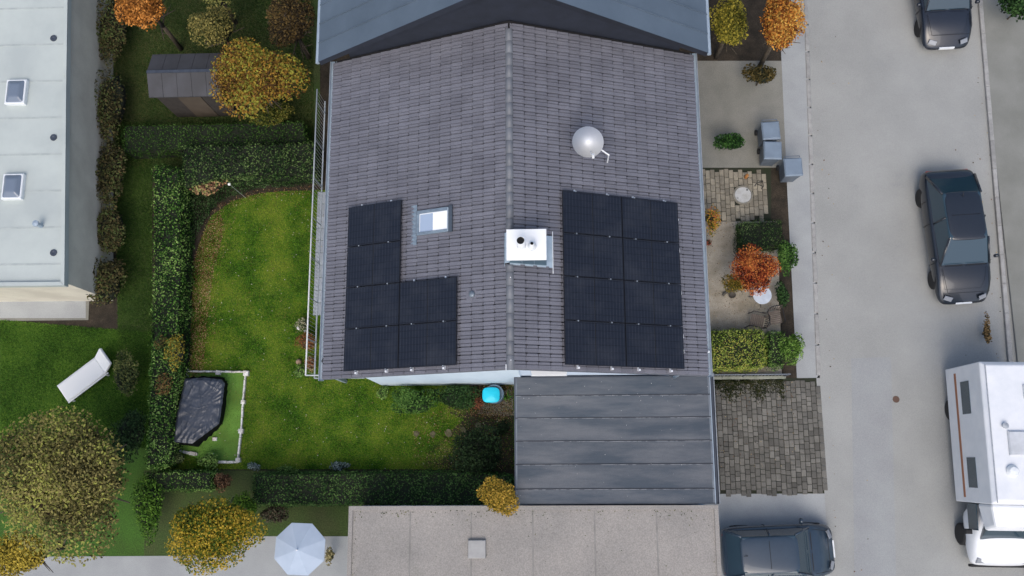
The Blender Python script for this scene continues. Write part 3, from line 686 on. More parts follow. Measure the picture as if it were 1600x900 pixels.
for r in range(4):
    for c in range(2):
        put(1, uR + c * (PL + PG), yR + r * (PW + PG), 'black solar panel, %s row from the gable, %s column of the large east array' % (rown[r], ('ridge-side', 'gutter-side')[c]), 'solar panels of the east roof slope')
for r in range(4):
    for c in range(2):
        if c == 0 and r > 1: continue
        put(-1, uL + c * (PL + PG), yL + r * (PW + PG), 'black solar panel, %s row from the gable, %s column of the L-shaped west array' % (rown[r], ('ridge-side', 'gutter-side')[c]), 'solar panels of the west roof slope')
def rails(side, u, y0, y1, label, group):
    t = thing('mounting_rail', label, 'mounting rail', group=group)
    t.matrix_world = slopeM(side, u, y0 if side > 0 else y1, 0)
    MB().box(-.02, .02, 0, y1 - y0, .045, .083).build('rail', T['alu'], t)
    m = MB(); e = .0 if side > 0 else y1 - y0 - .05
    m.box(-.026, .026, e, e + .05, .09, .155); m.build('end_clamp', T['alu'], t)
    m = MB()
    for yy in np.arange(.4, y1 - y0, .9): m.box(-.015, .015, yy, yy + .04, .0, .044)
    m.build('roof_hook', T['rail'], t)
for side, u0, y0, n, nm in ((1, uR, yR, (4, 4), 'east'), (-1, uL, yL, (2, 4), 'west')):
    idx = 0
    for c in range(2):
        for x in (.38, 1.34):
            idx += 1
            xx = x if side > 0 else PL - x if False else x
            rails(side, u0 + c * (PL + PG) + xx, y0 - .09, y0 + n[c] * (PW + PG) + .05, 'aluminium mounting rail under the %s solar array, %s from the ridge' % (nm, ('nearest', 'second', 'third', 'farthest')[idx - 1]), 'mounting rails of the %s array' % nm)
# bright sheet tabs along the downhill edge of the arrays
def tab(side, u, y, L_, label):
    t = thing('metal_tab', label, 'roof tab', group='bright tabs beside the solar arrays'); t.matrix_world = slopeM(side, u, y, .04)
    MB().add([(0, -L_ / 2, 0), (.05, -L_ / 2 + .02, .01), (.068, 0, .012), (.058, L_ / 2 - .02, .01), (0, L_ / 2, 0), (0, -L_ / 2, .02), (.05, -L_ / 2 + .02, .03), (.068, 0, .032), (.058, L_ / 2 - .02, .03), (0, L_ / 2, .02)],
             [(5, 6, 7, 8, 9), (0, 1, 6, 5), (1, 2, 7, 6), (2, 3, 8, 7), (3, 4, 9, 8), (4, 0, 5, 9), (4, 3, 2, 1, 0)]).build('tab_sheet', T['whitemetal'], t)
ue = uR + 2 * PL + PG + .004
for yy, L_, l in ((.62, .2, 'lowest'), (1.02, .2, 'second lowest'), (2.22, .17, 'middle'), (3.40, .2, 'fourth'), (4.28, .15, 'highest')):
    tab(1, ue, yy, L_, 'small bright metal tab on the gutter edge of the east array, %s one' % l)
ue = uL + 2 * PL + PG + .004
for yy, l in ((.55, 'nearest the gable'), (.95, 'second from the gable'), (3.5, 'third from the gable')):
    tab(-1, ue, yy, .13, 'small bright metal tab on the gutter side of the west array, %s' % l)

# ================================================================== THE GARAGE
gar = thing('garage', 'flat-roofed garage with dark felt strips attached to the south gable', 'garage', (0, 0, 0))
GX0, GX1 = -.09, 5.83; GZ = 2.6
MB().box(GX0 + .1, GX1 - .1, -3.50, .25, 0, GZ - .1).build('wall', T['wall'], gar)
ys = [.265] + [G(960, v, GZ)[1] for v in (617.8, 653, 689.3, 725.8)]; ys += [ys[-1] - .72, ys[-1] - 1.15]
for i in range(len(ys) - 1):
    y1, y0 = ys[i], ys[i + 1]
    m = MB(); N_ = 24
    for k in range(1): m.cbox(GX0 + .03, GX1 - .02, y0 + .004, y1 + .004 + (.0 if i == 0 else .02), GZ - .09, GZ - .012 * i * .15 + (0.0), .008)
    m.build('felt_strip', T['felt'], gar)
    if i:
        MB().box(GX0 + .035, GX1 - .03, y1 + .004, y1 + .026, GZ - .001, GZ + .007).build('lap_seam', plain('felt_lap_dark_%d' % i, (.022, .026, .034), .8), gar)
        MB().box(GX0 + .035, GX1 - .03, y1 - .014, y1 + .003, GZ + .0005, GZ + .005).build('lap_edge', surf('felt_lap_%d' % i, (.2, .215, .235), (.07, .08, .10), 4.5, rough=.6, contrast=(.45, .55)), gar)
spk = leafmat('felt_speck', [(.16, .17, .18), (.3, .31, .31), (.5, .5, .48)], 3, .1)
X, Y = scatter([(GX0 + .05, ys[-1]), (GX1 - .05, ys[-1]), (GX1 - .05, .25), (GX0 + .05, .25)], 190)
kp = (rng.random(len(X)) < .35 + .6 * (Y > -.5)); X, Y = X[kp], Y[kp]
o = leaves(np.column_stack([X, Y, np.full(len(X), GZ + .011)]), np.tile([0, 0, 1.0], (len(X), 1)), .022, spk, 'speck', gar, tilt=.05, asp=.8); o['kind'] = 'stuff'
for ya, yb2 in zip(ys[1:], ys[:-1]):
    MB().box(GX1 - .075, GX1 - .021, ya + .03, yb2 - .01, GZ + .0005, GZ + .004).build('weathered_margin', T['felt_edge'], gar)
    MB().box(GX0 + .03, GX0 + .075, ya + .03, yb2 - .01, GZ + .0005, GZ + .004).build('weathered_margin', T['felt_edge'], gar)
MB().cbox(GX0 - .01, GX0 + .028, ys[-1], .262, GZ - .12, GZ + .02, .006).build('verge_trim', T['zincdark'], gar)
MB().cbox(GX0 - .01, GX1 - .02, .266, .285, GZ - .05, GZ + .03, .004).build('wall_trim', T['zincdark'], gar)
m = MB(); m.box(GX1 - .018, GX1 + .005, ys[-1], .25, GZ - .1, GZ + .008); m.build('drip_edge', T['zinc'], gar)
gutter(1, gar, GX1 + .008, GZ - .03, ys[-1], .36, T['zincdark'], .06)
m = MB(); m.path([(GX1 + .07, .34, GZ - .05), (GX1 + .07, .34, .02)], .04, 10); m.build('downpipe', T['zincdark'], gar)
MB().box(GX1 - .099, GX1 - .06, -3.2, -.1, .05, 2.25).build('garage_door', surf('garage_door_grey', (.3, .31, .32), rough=.6), gar)

# ================================================================== THE NEIGHBOURING HOUSE TO THE NORTH
nh = thing('neighbouring_house', 'taller adjoining house with blue-grey metal roof at the top of the photo', 'house', (0, 9.4, 0))
NZ, NT_, NH = 9.85, .72, 5.62
def nz(x): return NZ - abs(x) * NT_
m = MB(); p = [(-4.75, 0), (4.85, 0), (4.85, nz(4.85) - .16), (0, nz(0) - .16), (-4.75, nz(4.75) - .16)]; n = len(p)
m.add([(a, .03, b) for a, b in p] + [(a, 12, b) for a, b in p], [tuple(range(n)), tuple(reversed(range(n, 2 * n)))] + [(i, (i + 1) % n, n + (i + 1) % n, n + i) for i in range(n)]); m.build('wall', T['nwall'], nh)
m = MB()
for sd in (1, -1):
    m.add([(0, -.16, nz(0)), (sd * NH, -.16, nz(NH)), (sd * NH, 12, nz(NH)), (0, 12, nz(0)), (0, -.16, nz(0) - .14), (sd * NH, -.16, nz(NH) - .14), (sd * NH, 12, nz(NH) - .14), (0, 12, nz(0) - .14)],
          [(0, 1, 2, 3), (4, 7, 6, 5), (0, 4, 5, 1), (1, 5, 6, 2), (2, 6, 7, 3)])
nro = m.build('roof', T['nroof'], nh)
Ls = math.hypot(NH, NH * NT_); an = math.atan(NT_)
for sd in (1, -1):
    for k in range(9):
        a, b = -.17 + k * .6, -.17 + k * .6 + .594
        m = MB(); 
        def q_(u, y, off): return (sd * (u * math.cos(an) + off * math.sin(an)), y, NZ - u * math.sin(an) + off * math.cos(an))
        u0, u1 = .03, Ls + .02
        vs = [q_(u0, a, .004), q_(u1, a, .004), q_(u1, b, .004), q_(u0, b, .004), q_(u0, a, .02), q_(u1, a, .02), q_(u1, b, .02), q_(u0, b, .02), q_(u0, b, .05), q_(u1, b, .05), q_(u1, b - .02, .05), q_(u0, b - .02, .05), q_(u0, b - .02, .02), q_(u1, b - .02, .02)]
        m.add(vs, [(4, 5, 6, 7), (0, 4, 5, 1), (1, 5, 6, 2), (0, 3, 7, 4), (8, 9, 10, 11), (12, 11, 10, 13), (7, 6, 9, 8)])
        m.build('roof_sheet', T['nroof'], nro)
MB().box(-.09, .09, -.18, 12, nz(0) + .005, nz(0) + .05).build('ridge_cap', T['nroof'], nro)
m = MB()
for sd in (1, -1):
    m.add([(0, -.19, nz(0) + .02), (sd * NH, -.19, nz(NH) + .02), (sd * NH, -.19, nz(NH) - .2), (0, -.19, nz(0) - .2), (0, -.165, nz(0) + .02), (sd * NH, -.165, nz(NH) + .02), (sd * NH, -.165, nz(NH) - .2), (0, -.165, nz(0) - .2)], [(0, 1, 2, 3), (7, 6, 5, 4), (0, 4, 5, 1), (3, 2, 6, 7)])
m.build('verge_board', T['nwall'], nro)
for sd in (1, -1):
    m = MB(); m.tube((sd * (NH + .06), -.2, nz(NH) - .05), (sd * (NH + .06), 12, nz(NH) - .05), .06, n=10); m.build('gutter', T['zinc'], nh)

# ================================================================== BACK GARDEN
HG = [(.010, .034, .006), (.030, .095, .013), (.075, .175, .026), (.17, .27, .07)]
HGD = [(.006, .016, .005), (.014, .042, .010), (.035, .082, .018), (.09, .14, .045)]
hm = leafmat('hedge_leaf', HG, .8, .35); hmd = leafmat('hedge_leaf_dark', HGD, .8, .3)
hedge('boxed_hedge', 'long clipped green hedge along the west side of the lawn', GP([(240, 258), (280, 262), (281, 420), (276, 560), (266, 640), (258, 728), (228, 730), (234, 600), (240, 420)], 1.15), 1.15, hm, 620, .075)
hedge('boxed_hedge', 'dark green hedge closing the north end of the lawn', GP([(283, 228), (490, 222), (490, 268), (400, 272), (330, 278), (284, 290)], 1.2), 1.2, hmd, 560, .07)
# bank of ground cover in the corner between the hedges
gc = GP([(298, 440), (303, 395), (318, 352), (335, 330), (362, 310), (402, 297), (487, 292), (487, 262), (283, 262), (283, 440)])
X, Y = scatter(gc, 34000); Zg = (.12 + .25 * np.abs(np.sin(X * 2.3) * np.cos(Y * 2.9))) * rng.uniform(.4, 1.5, len(X)); o = leaves(np.column_stack([X, Y, Zg]), np.tile([0, 0, 1.0], (len(X), 1)), .05, leafmat('ground_cover_leaf', [(.004, .012, .003), (.010, .034, .007), (.022, .065, .012), (.07, .12, .045)], 1, .25), 'ground_cover', tilt=.6); tag(o, 'dark evergreen ground cover in the curved corner bed', 'ground cover', kind='stuff')
bush('shrub', 'shrub with pinkish tan leaves in the dark corner bed', 'shrub', (328, 290), .8, (.75, .36, .3), 620, .085, leafmat('pink_leaf', [(.12, .06, .035), (.3, .16, .09), (.42, .28, .14), (.22, .24, .08)], 2, .2))
bush('shrub', 'small tan-leaved shrub at the north-west hedge corner', 'shrub', (272, 290), .9, (.3, .2, .2), 160, .07, leafmat('tan_leaf', [(.2, .15, .06), (.3, .24, .1)], 2, .2))
t = thing('globe_lamp', 'small white globe garden lamp on a thin stake in the dark bed', 'garden lamp', (*G(358.5, 288, .9), 0))
MB().tube((.28, -.22, .0), (0, 0, .86), .008, n=6).build('stake', T['rail'], t); 
o = MB().lathe([(.001, .86), (.04, .875), (.055, .915), (.04, .955), (.001, .97)], 16).build('globe', plain('white_globe', (.9, .9, .88), .3), t, True)
bush('shrub', 'yellow-leaved shrub growing from the hedge beside the brown litter', 'shrub', (277, 548), 1.15, (.42, .75, .35), 1500, .06, leafmat('yellow_leaf', [(.07, .07, .012), (.22, .17, .02), (.36, .27, .04), (.10, .14, .03)], 2, .2))
bush('shrub', 'reddish brown shrub in the hedge left of the covered furniture', 'shrub', (258, 600), 1.15, (.35, .5, .3), 900, .055, leafmat('redbrown_leaf', [(.05, .04, .015), (.17, .085, .03), (.25, .15, .06), (.05, .08, .02)], 2, .2))
bush('shrub', 'small brown shrub in the hedge above the reddish one', 'shrub', (250, 535), 1.15, (.25, .3, .25), 420, .055, leafmat('brown_leaf', [(.05, .05, .015), (.13, .09, .03), (.05, .09, .02)], 2, .2))

# covered garden furniture
tp = GP([(287, 591), (318, 589), (345.5, 592), (350, 598), (347, 625), (341.5, 662), (320, 678), (298.5, 694), (268, 691), (275, 645)], .8)
bt = GP([(300, 590), (330, 587), (351, 591), (356, 600), (354, 628), (348, 663), (330, 681), (311, 697), (284, 697), (288, 645)], .0)
def tarp(tp, bt):
    cx = sum(p[0] for p in tp) / len(tp); cy = sum(p[1] for p in tp) / len(tp)
    t = thing('covered_furniture', 'garden furniture wrapped in a creased black tarpaulin on the artificial turf', 'covered furniture', (cx, cy, 0))
    def resamp(poly, n=160):
        P_ = [np.array(p) - (cx, cy) for p in poly]; 
        out = []; K = len(P_)
        for i in range(K):
            for s in np.linspace(0, 1, n // K, endpoint=False): out.append(P_[i] * (1 - s) + P_[(i + 1) % K] * s)
        return out
    A = resamp(tp); B = resamp(bt); n = len(A); rings = 46; vs = []; fs = []
    from mathutils import noise as mn
    def ridge(v, p=3.0): return (1 - abs(math.sin(v))) ** p
    def wr(x, y, k):
        nn = lambda f, o_: mn.noise(Vector((x * f, y * f, o_)))
        ang = math.atan2(y - 1.0, x + .15); rad = math.hypot(y - 1.0, x + .15)           # folds fanning from the pinched top edge
        h = .040 * ridge(ang * 4.5 + 1.4 * nn(1.2, 1), 7) * max(0, 1 - abs(rad - .35) * 1.5)
        an2 = math.atan2(y + 1.15, x + .62)                                              # folds fanning from the lower left corner
        h += .026 * ridge(an2 * 10 + 1.2 * nn(1.5, 3), 5) * max(0, 1 - math.hypot(y + 1.15, x + .62) * .9)
        h += .018 * ridge((x * .25 + y) * 9 + 3 * nn(1.4, 7), 5) * max(0, nn(1.1, 9) + .3)
        h += .015 * ridge((x - y * .3) * 12 + 3 * nn(1.7, 11), 5) * max(0, nn(1.3, 13) + .25)
        return h + .03 * nn(.8, 15) + .010 * nn(5, 17) + .007 * nn(14, 19)
    for r in range(rings):
        s = (r + .5) / rings
        for i in range(n):
            p = A[i] * s; k = .045 * max(0, (s - .55)) * math.sin(i * .9 + 2 * math.sin(i * .21))
            vs.append((p[0], p[1], .78 + wr(p[0], p[1], 0) + k - .07 * max(0, s - .9) / .1))
    R_ = rings
    for r in range(R_ - 1):
        for i in range(n): fs.append((r * n + i, r * n + (i + 1) % n, (r + 1) * n + (i + 1) % n, (r + 1) * n + i))
    vs.append((0, 0, .78)); fs += [(i, (i + 1) % n, len(vs) - 1) for i in range(n)]
    MB().add(vs, fs).build('tarpaulin', T['tarp'], t, True)
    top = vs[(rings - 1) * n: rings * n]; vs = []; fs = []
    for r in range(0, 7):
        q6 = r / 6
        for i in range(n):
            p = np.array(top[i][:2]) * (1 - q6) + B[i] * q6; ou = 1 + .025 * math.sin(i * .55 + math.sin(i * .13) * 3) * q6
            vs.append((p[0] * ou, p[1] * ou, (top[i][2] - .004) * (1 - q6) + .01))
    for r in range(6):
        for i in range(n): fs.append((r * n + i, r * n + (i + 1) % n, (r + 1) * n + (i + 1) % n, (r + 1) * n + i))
    MB().add(vs, fs).build('shaded_skirt', plain('tarp_skirt_in_shade', (.006, .007, .008), .9, spec=.1), t, True)  # shadowed sides of the cover, their shade put into a near-black colour
    q = G(335, 686, .1); MB().cbox(q[0] - cx - .07, q[0] - cx + .07, q[1] - cy - .06, q[1] - cy + .06, 0, .1).build('weight_stone', T['stone'], t)
tarp(tp, bt)
sheet('artificial_turf', GP([(288, 581), (384, 581), (371, 722), (325, 722), (262, 700)]), .022, T['turf'])
def edging():
    t = thing('stone_edging', 'low pale stone edging with square posts round the artificial turf', 'edging', (*G(383, 582, 0), 0)); ox, oy = t.location.x, t.location.y
    def run(a, b, w_=.06):
        a = np.array(G(*a, .12)); b = np.array(G(*b, .12)); L_ = np.linalg.norm(b - a); d = (b - a) / L_; ang = math.atan2(d[1], d[0]); s = 0
        while s < L_ - .05:
            ln = min(random.uniform(.16, .34), L_ - s); c = a + d * (s + ln / 2)
            m = MB(); ww = w_ * random.uniform(.75, 1.1); m.cbox(-ln / 2 + .006, ln / 2 - .006, -ww / 2, ww / 2, 0, random.uniform(.11, .13), .01)
            o = m.build('edging_stone', T['stone'], t); o.location = (c[0] - ox, c[1] - oy, 0); o.rotation_euler[2] = ang + random.gauss(0, .03); s += ln
    run((290, 580), (340, 580.5)); run((340, 580.5), (383, 581)); run((383, 584), (379, 628)); run((379, 628), (376, 672)); run((376, 672), (371, 718)); 
    run((268, 699), (285, 706), .1); run((285, 706), (308, 710), .11); run((340, 722), (371, 722), .09)
    for (u, v, s) in ((289.5, 579, .13), (290, 586, .1), (340, 582, .15), (383.5, 583, .17), (379, 628, .13), (375.5, 673.5, .15), (371, 719, .15), (270, 697, .13)):
        x, y = G(u, v, .16); m = MB(); m.cbox(-s / 2, s / 2, -s / 2, s / 2, 0, .16, .012); o = m.build('edging_post', T['stone'], t); o.location = (x - ox, y - oy, 0); o.rotation_euler[2] = random.gauss(0, .08)
edging()
LG = leafmat('light_green_leaf', [(.05, .10, .02), (.10, .20, .04), (.17, .27, .07)], 2, .25)
GG = leafmat('grey_green_leaf', [(.07, .11, .09), (.14, .19, .17), (.22, .27, .26)], 2, .25)
MG = leafmat('mid_green_leaf', [(.015, .04, .010), (.03, .08, .014), (.055, .13, .022), (.085, .165, .035)], 1.5, .3)
DG = leafmat('deep_green_leaf', [(.006, .018, .005), (.012, .034, .009), (.022, .058, .014), (.04, .085, .025)], 1.5, .25)
DD = leafmat('shade_darkened_leaf', [(.003, .007, .003), (.005, .013, .004), (.010, .026, .007), (.02, .038, .014)], 1.5, .2)  # greens darkened to carry the shade beside the garage
bush('shrub', 'bright green bush at the bottom edge of the artificial turf', 'shrub', (325, 720), .35, (.42, .3, .25), 900, .065, LG)
bush('shrub', 'mixed green low bush between hedge foot and turf edging', 'shrub', (275, 716), .4, (.5, .26, .3), 900, .05, leafmat('olive_mix', [(.03, .05, .015), (.06, .09, .03), (.1, .13, .05)], 2, .25))
bush('shrub', 'grey-green plant just right of the edging corner', 'shrub', (397, 729), .2, (.3, .16, .15), 420, .05, GG)
bush('shrub', 'grey-green plant at the bottom edge of the lawn below the balcony', 'shrub', (530, 729), .2, (.42, .18, .15), 520, .05, GG)
bush('shrub', 'low green plant between the two grey-green plants at the lawn edge', 'shrub', (445, 733), .2, (.45, .14, .16), 420, .05, LG)
bush('shrub', 'rounded mid-green shrub in front of the white gable wall', 'shrub', (650, 630), .7, (.85, .55, .5), 4200, .06, MG, lumps=12)
bush('shrub', 'dark green shrub between the rounded shrub and the reddish one', 'shrub', (710, 622), .6, (.78, .46, .45), 3600, .055, DG, lumps=11)
bush('shrub', 'small light green plant at the corner of the gable wall', 'shrub', (598, 614), .3, (.25, .3, .25), 260, .08, LG)
bush('shrub', 'reddish brown shrub left of the cyan barrel', 'shrub', (744, 626), .45, (.26, .48, .35), 1100, .045, leafmat('russet_leaf', [(.05, .02, .012), (.13, .045, .025), (.2, .08, .04)], 2, .2))
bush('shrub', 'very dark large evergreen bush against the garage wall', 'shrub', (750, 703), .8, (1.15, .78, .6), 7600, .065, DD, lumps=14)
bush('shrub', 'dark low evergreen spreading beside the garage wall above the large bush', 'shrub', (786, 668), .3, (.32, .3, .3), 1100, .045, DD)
# spiky plant
t = thing('spiky_plant', 'small green plant with long arching blades on the pebbles by the garage', 'plant', (*G(792, 620, .1), 0))
m = MB()
for i in range(26):
    a = random.random() * 6.28; L_ = random.uniform(.12, .26); h = random.uniform(.1, .22); w_ = .012; c, s = math.cos(a), math.sin(a)
    m.add([(-s * w_, c * w_, 0), (s * w_, -c * w_, 0), (c * L_ * .5 + s * w_, s * L_ * .5 - c * w_, h), (c * L_ * .5 - s * w_, s * L_ * .5 + c * w_, h), (c * L_, s * L_, h * .6)], [(0, 1, 2, 3), (3, 2, 4)])
m.build('blades', leafmat('spiky_leaf', [(.05, .14, .02), (.12, .3, .05)], 3, .2), t)
# barrel with cyan cover
bx, by = G(769, 614, .7)
t = thing('rain_barrel', 'round grey-blue rain barrel with a bright cyan cover against the gable wall', 'barrel', (bx, by - .05, 0))
MB().lathe([(.24, 0), (.29, .05), (.31, .35), (.31, .6), (.295, .72), (.305, .735), (.305, .76), (.27, .76), (.265, .7), (.0, .7)], 30, .07, .02).build('drum', T['barrel'], t, True)
m = MB(); n = 28; vs = []; 
for (k, z) in ((1.0, .765), (1.0, .80), (.93, .825), (.0, .832)):
    for i in range(n):
        a = 2 * math.pi * i / n; ex = 2 / 3.4; c, s = math.cos(a), math.sin(a)
        vs.append((-.03 + k * .285 * math.copysign(abs(c) ** ex, c), -.02 + k * .25 * math.copysign(abs(s) ** ex, s), z))
m.add(vs, [(r * n + i, r * n + (i + 1) % n, (r + 1) * n + (i + 1) % n, (r + 1) * n + i) for r in range(3) for i in range(n)]); m.build('cover', T['cyan'], t, True)
# stepping stones
for i, (u, v, w_) in enumerate(((651, 678, .16), (676.5, 678.5, .17), (701, 676, .2), (724, 671.5, .16), (748, 665, .17))):
    t = thing('stepping_stone', 'worn stepping stone in the lawn, %s from the left of the row of five' % ('first', 'second', 'third', 'fourth', 'fifth')[i], 'stepping stone', (*G(u, v), 0), random.random(), 'stepping stones across the shaded lawn')
    m = MB(); n = 9; r_ = [w_ * .56 * random.uniform(.8, 1.2) for _ in range(n)]
    m.prism([(r_[k] * math.cos(k * 6.283 / n), r_[k] * 1.2 * math.sin(k * 6.283 / n)) for k in range(n)], -.02, .05); m.build('stone', surf('step_stone_%d' % i, (.15, .13, .075), (.07, .075, .03), 14, rough=.95, fine=.35), t, bevel=.01)
# flower bed beneath the balcony
bush('shrub', 'rust-red heather-like shrub under the balcony rail', 'shrub', (480, 535), .35, (.42, .42, .3), 1900, .04, leafmat('rust_leaf', [(.10, .03, .015), (.26, .09, .03), (.34, .14, .06), (.1, .11, .03)], 3, .2), corem=BROWNCORE)
bush('shrub', 'smaller rust-red shrub under the south end of the balcony rail', 'shrub', (487, 568), .3, (.26, .34, .25), 900, .04, leafmat('rust_leaf_b', [(.12, .04, .02), (.28, .11, .045), (.3, .22, .12)], 3, .2), corem=BROWNCORE)
bush('shrub', 'pale mixed perennial plant at the north end of the balcony bed', 'shrub', (474, 507), .3, (.3, .26, .22), 620, .045, leafmat('pale_mix', [(.05, .09, .03), (.2, .22, .1), (.38, .36, .24)], 3, .2))
bush('shrub', 'low green perennial at the south end of the balcony bed', 'shrub', (470, 580), .2, (.22, .3, .16), 420, .05, LG)
for i, (u, v, w_) in enumerate(((466, 565, .09), (480, 568, .1), (466, 512, .06), (477, 517, .05))):
    t = thing('bed_stone', ('round tan stone at the edge of the balcony bed', 'grey stone under the balcony rail', 'white stone at the top of the balcony bed', 'small white stone beneath the balcony rail')[i], 'stone', (*G(u, v, .15), 0))
    MB().lathe([(w_, .0), (w_ * 1.1, .1), (w_ * .9, .17), (w_ * .3, .2), (0, .2)], 14).build('stone', surf('bed_stone_%d' % i, ((.34, .24, .16), (.3, .28, .25), (.8, .8, .8), (.75, .75, .75))[i], rough=.9, fine=.2), t, True)

# ================================================================== FRONT YARD
t = thing('round_cover', 'round whitish lid in a concrete ring set in the beige paving', 'cover', (*G(1161, 304.5, .06), 0))
MB().lathe([(.345, 0), (.345, .055), (.335, .065), (.292, .065), (.288, .03)], 40).build('ring', surf('ring_concrete', (.27, .25, .2), (.2, .19, .155), 8, rough=.9, fine=.2), t)
MB().lathe([(.282, .03), (.282, .06), (.276, .066), (.0, .066)], 40).build('lid', surf('lid_white', (.52, .53, .52), (.40, .40, .37), 5, rough=.8, fine=.15, blotch=(6, .62, (.25, .24, .2), .6)), t)
m = MB(); m.box(.12, .17, .15, .2, .066, .072); m.box(-.22, -.16, -.12, -.1, .066, .07); m.build('lid_handle', T['darkmetal'], t)
YG = leafmat('yellow_shrub_leaf', [(.12, .12, .02), (.34, .24, .03), (.5, .33, .05), (.4, .14, .04)], 3, .25)
bush('shrub', 'yellow autumn shrub against the east house wall by the paving', 'shrub', (1112, 345), .5, (.28, .6, .35), 1000, .05, YG)
bush('shrub', 'tiny red and green plant below the yellow shrub at the wall', 'shrub', (1106, 379), .25, (.13, .17, .15), 200, .045, leafmat('redgreen', [(.03, .07, .03), (.3, .06, .04)], 3, .2))
hedge('boxed_hedge', 'dark clipped evergreen block between paving and maple', GP([(1156, 347), (1222, 343), (1222, 384), (1156, 388)], .8), .8, hmd, 1000, .045)
maple_m = leafmat('maple_leaf', [(.07, .010, .006), (.18, .028, .012), (.36, .075, .022), (.40, .14, .035)], 2.2, .4)
tree('maple_tree', 'small orange-red Japanese maple over the gravel yard', 'tree', (1176, 420), 1.7, (1.16, .92, .5), 7200, .062, maple_m, lumps=15, trunk=.05, k=0, lumpr=.36)
tree('maple_tree', 'olive and yellow leaved small tree below the orange maple', 'tree', (1155, 443), 1.1, (.55, .42, .3), 1900, .055, leafmat('olive_maple_leaf', [(.08, .07, .012), (.16, .14, .02), (.3, .17, .03)], 2, .3), trunk=.03, k=0, lumps=7)
bush('shrub', 'dark green bush behind the maple next to the street', 'shrub', (1228, 400), .6, (.4, .8, .5), 2600, .055, MG)
bush('shrub', 'dark green bush right of the bistro table', 'shrub', (1222, 462), .5, (.3, .5, .4), 1300, .05, DG)
bush('shrub', 'bright green round bush at the street corner of the front yard', 'shrub', (1237, 542), .7, (.42, .6, .5), 2400, .055, leafmat('bright_bush', [(.03, .08, .01), (.08, .16, .02), (.14, .24, .05)], 2, .3))
hedge('boxed_hedge', 'yellow-green clipped box hedge beside the gutter', GP([(1112, 517), (1190, 515), (1197, 530), (1196, 570), (1186, 574), (1114, 575)], 1.0), 1.0, leafmat('boxed_yellow', [(.045, .085, .008), (.12, .19, .02), (.23, .32, .05), (.33, .41, .10), (.36, .34, .07)], 1.2, .4), 1300, .05)
hedge('boxed_hedge', 'narrow green hedge between the box hedge and the street', GP([(1203, 518), (1225, 518), (1225, 572), (1203, 572)], .8), .8, hm, 1000, .05)
# bistro table, chairs
t = thing('bistro_table', 'round pale bistro table on thin metal legs by the maple', 'table', (*G(1191, 461, .7), 0), .3)
MB().lathe([(.0, .685), (.30, .685), (.305, .69), (.305, .705), (.298, .712), (.0, .712)], 36).build('table_top', T['tabletop'], t)
for k in range(3):
    a = k * 2.094 + .5; MB().path([(.05 * math.cos(a), .05 * math.sin(a), .68), (.10 * math.cos(a), .10 * math.sin(a), .35), (.3 * math.cos(a), .3 * math.sin(a), 0)], .009, 7).build('leg', T['darkmetal'], t)
def wchair(loc, rz, label):
    t = thing('garden_chair', label, 'chair', (*loc, 0), rz, 'dark garden chairs')
    m = MB(); 
    for k in range(7):
        y = -.21 + k * .062; m.box(-.20, .20, y, y + .05, .43, .445)
    m.build('seat', T['chair'], t)
    m = MB()
    for k in range(8):
        a = math.pi * (k + .5) / 8 - .0; x = -.21 * math.cos(a); y = .22 + .07 * math.sin(a)
        m.tube((x * .92, y - .02, .47), (x, y + .06, .82), .014, n=6)
    m.build('backrest', T['chair'], t)
    fr = MB(); arc = [(-.25 * math.cos(math.pi * k / 10), .20 + .13 * math.sin(math.pi * k / 10), .83 if 2 < k < 8 else .66 + .17 * min(k, 10 - k) / 3) for k in range(11)]
    fr.path([(-.25, -.2, .64)] + arc + [(.25, -.2, .64)], .013, 7); fr.build('back_frame', T['darkmetal'], t)
    for sx in (-1, 1):
        MB().path([(sx * .25, -.2, .64), (sx * .23, -.23, .44), (sx * .25, -.26, 0)], .012, 7).build('leg', T['darkmetal'], t)
        MB().path([(sx * .22, .2, .44), (sx * .24, .3, 0)], .012, 7).build('leg', T['darkmetal'], t)
    return t
wchair(G(1183, 501, .45), math.radians(-105), 'dark slatted garden chair with curved back, left of the pair below the table')
wchair(G(1211, 496, .45), math.radians(10), 'dark slatted garden chair, right of the pair next to the street')
t = thing('garden_post', 'short grey post lying on the gravel left of the maple', 'post', (*G(1137, 455, .1), 0), math.radians(40))
MB().cbox(-.2, .18, -.04, .04, 0, .09).build('beam', surf('post_grey', (.12, .11, .09), rough=.9), t)
t = thing('plant_pot', 'small dark round plant pot under the maple', 'pot', (*G(1144, 461, .15), 0)); MB().lathe([(.08, 0), (.11, .2), (.115, .2), (.1, .16), (0, .15)], 20).build('pot', surf('pot_dark', (.09, .08, .065), rough=.8), t, True)
# railing on a low wall
fy = .50; fx0, fx1 = 5.98, 8.75
t = thing('front_railing', 'grey metal railing on a low concrete wall between hedge and driveway', 'fence', (fx0, fy, 0))
MB().box(0, fx1 - fx0, -.10, .0, 0, .17).build('wall', T['concrete'], t)
x = 0
while x < fx1 - fx0 - .05:
    MB().cbox(x + .003, min(x + .68, fx1 - fx0) - .003, -.12, .02, .171, .22, .006).build('coping_stone', T['concrete'], t); x += .68
MB().box(0, fx1 - fx0, -.035, -.01, .74, .77).build('top_rail', surf('rail_grey', (.2, .23, .27), rough=.5), t)
MB().box(0, fx1 - fx0, -.035, -.01, .30, .325).build('bottom_rail', T['darkmetal'], t)
m = MB()
for xx in np.arange(.06, fx1 - fx0, .11): m.box(xx - .006, xx + .006, -.03, -.016, .325, .74)
m.build('baluster', T['rail'], t)
for xx in (.02, 1.35, 2.7): MB().cbox(xx - .025, xx + .025, -.05, .0, .2, .82, .005).build('post', surf('post_metal', (.14, .15, .18), rough=.5), t)

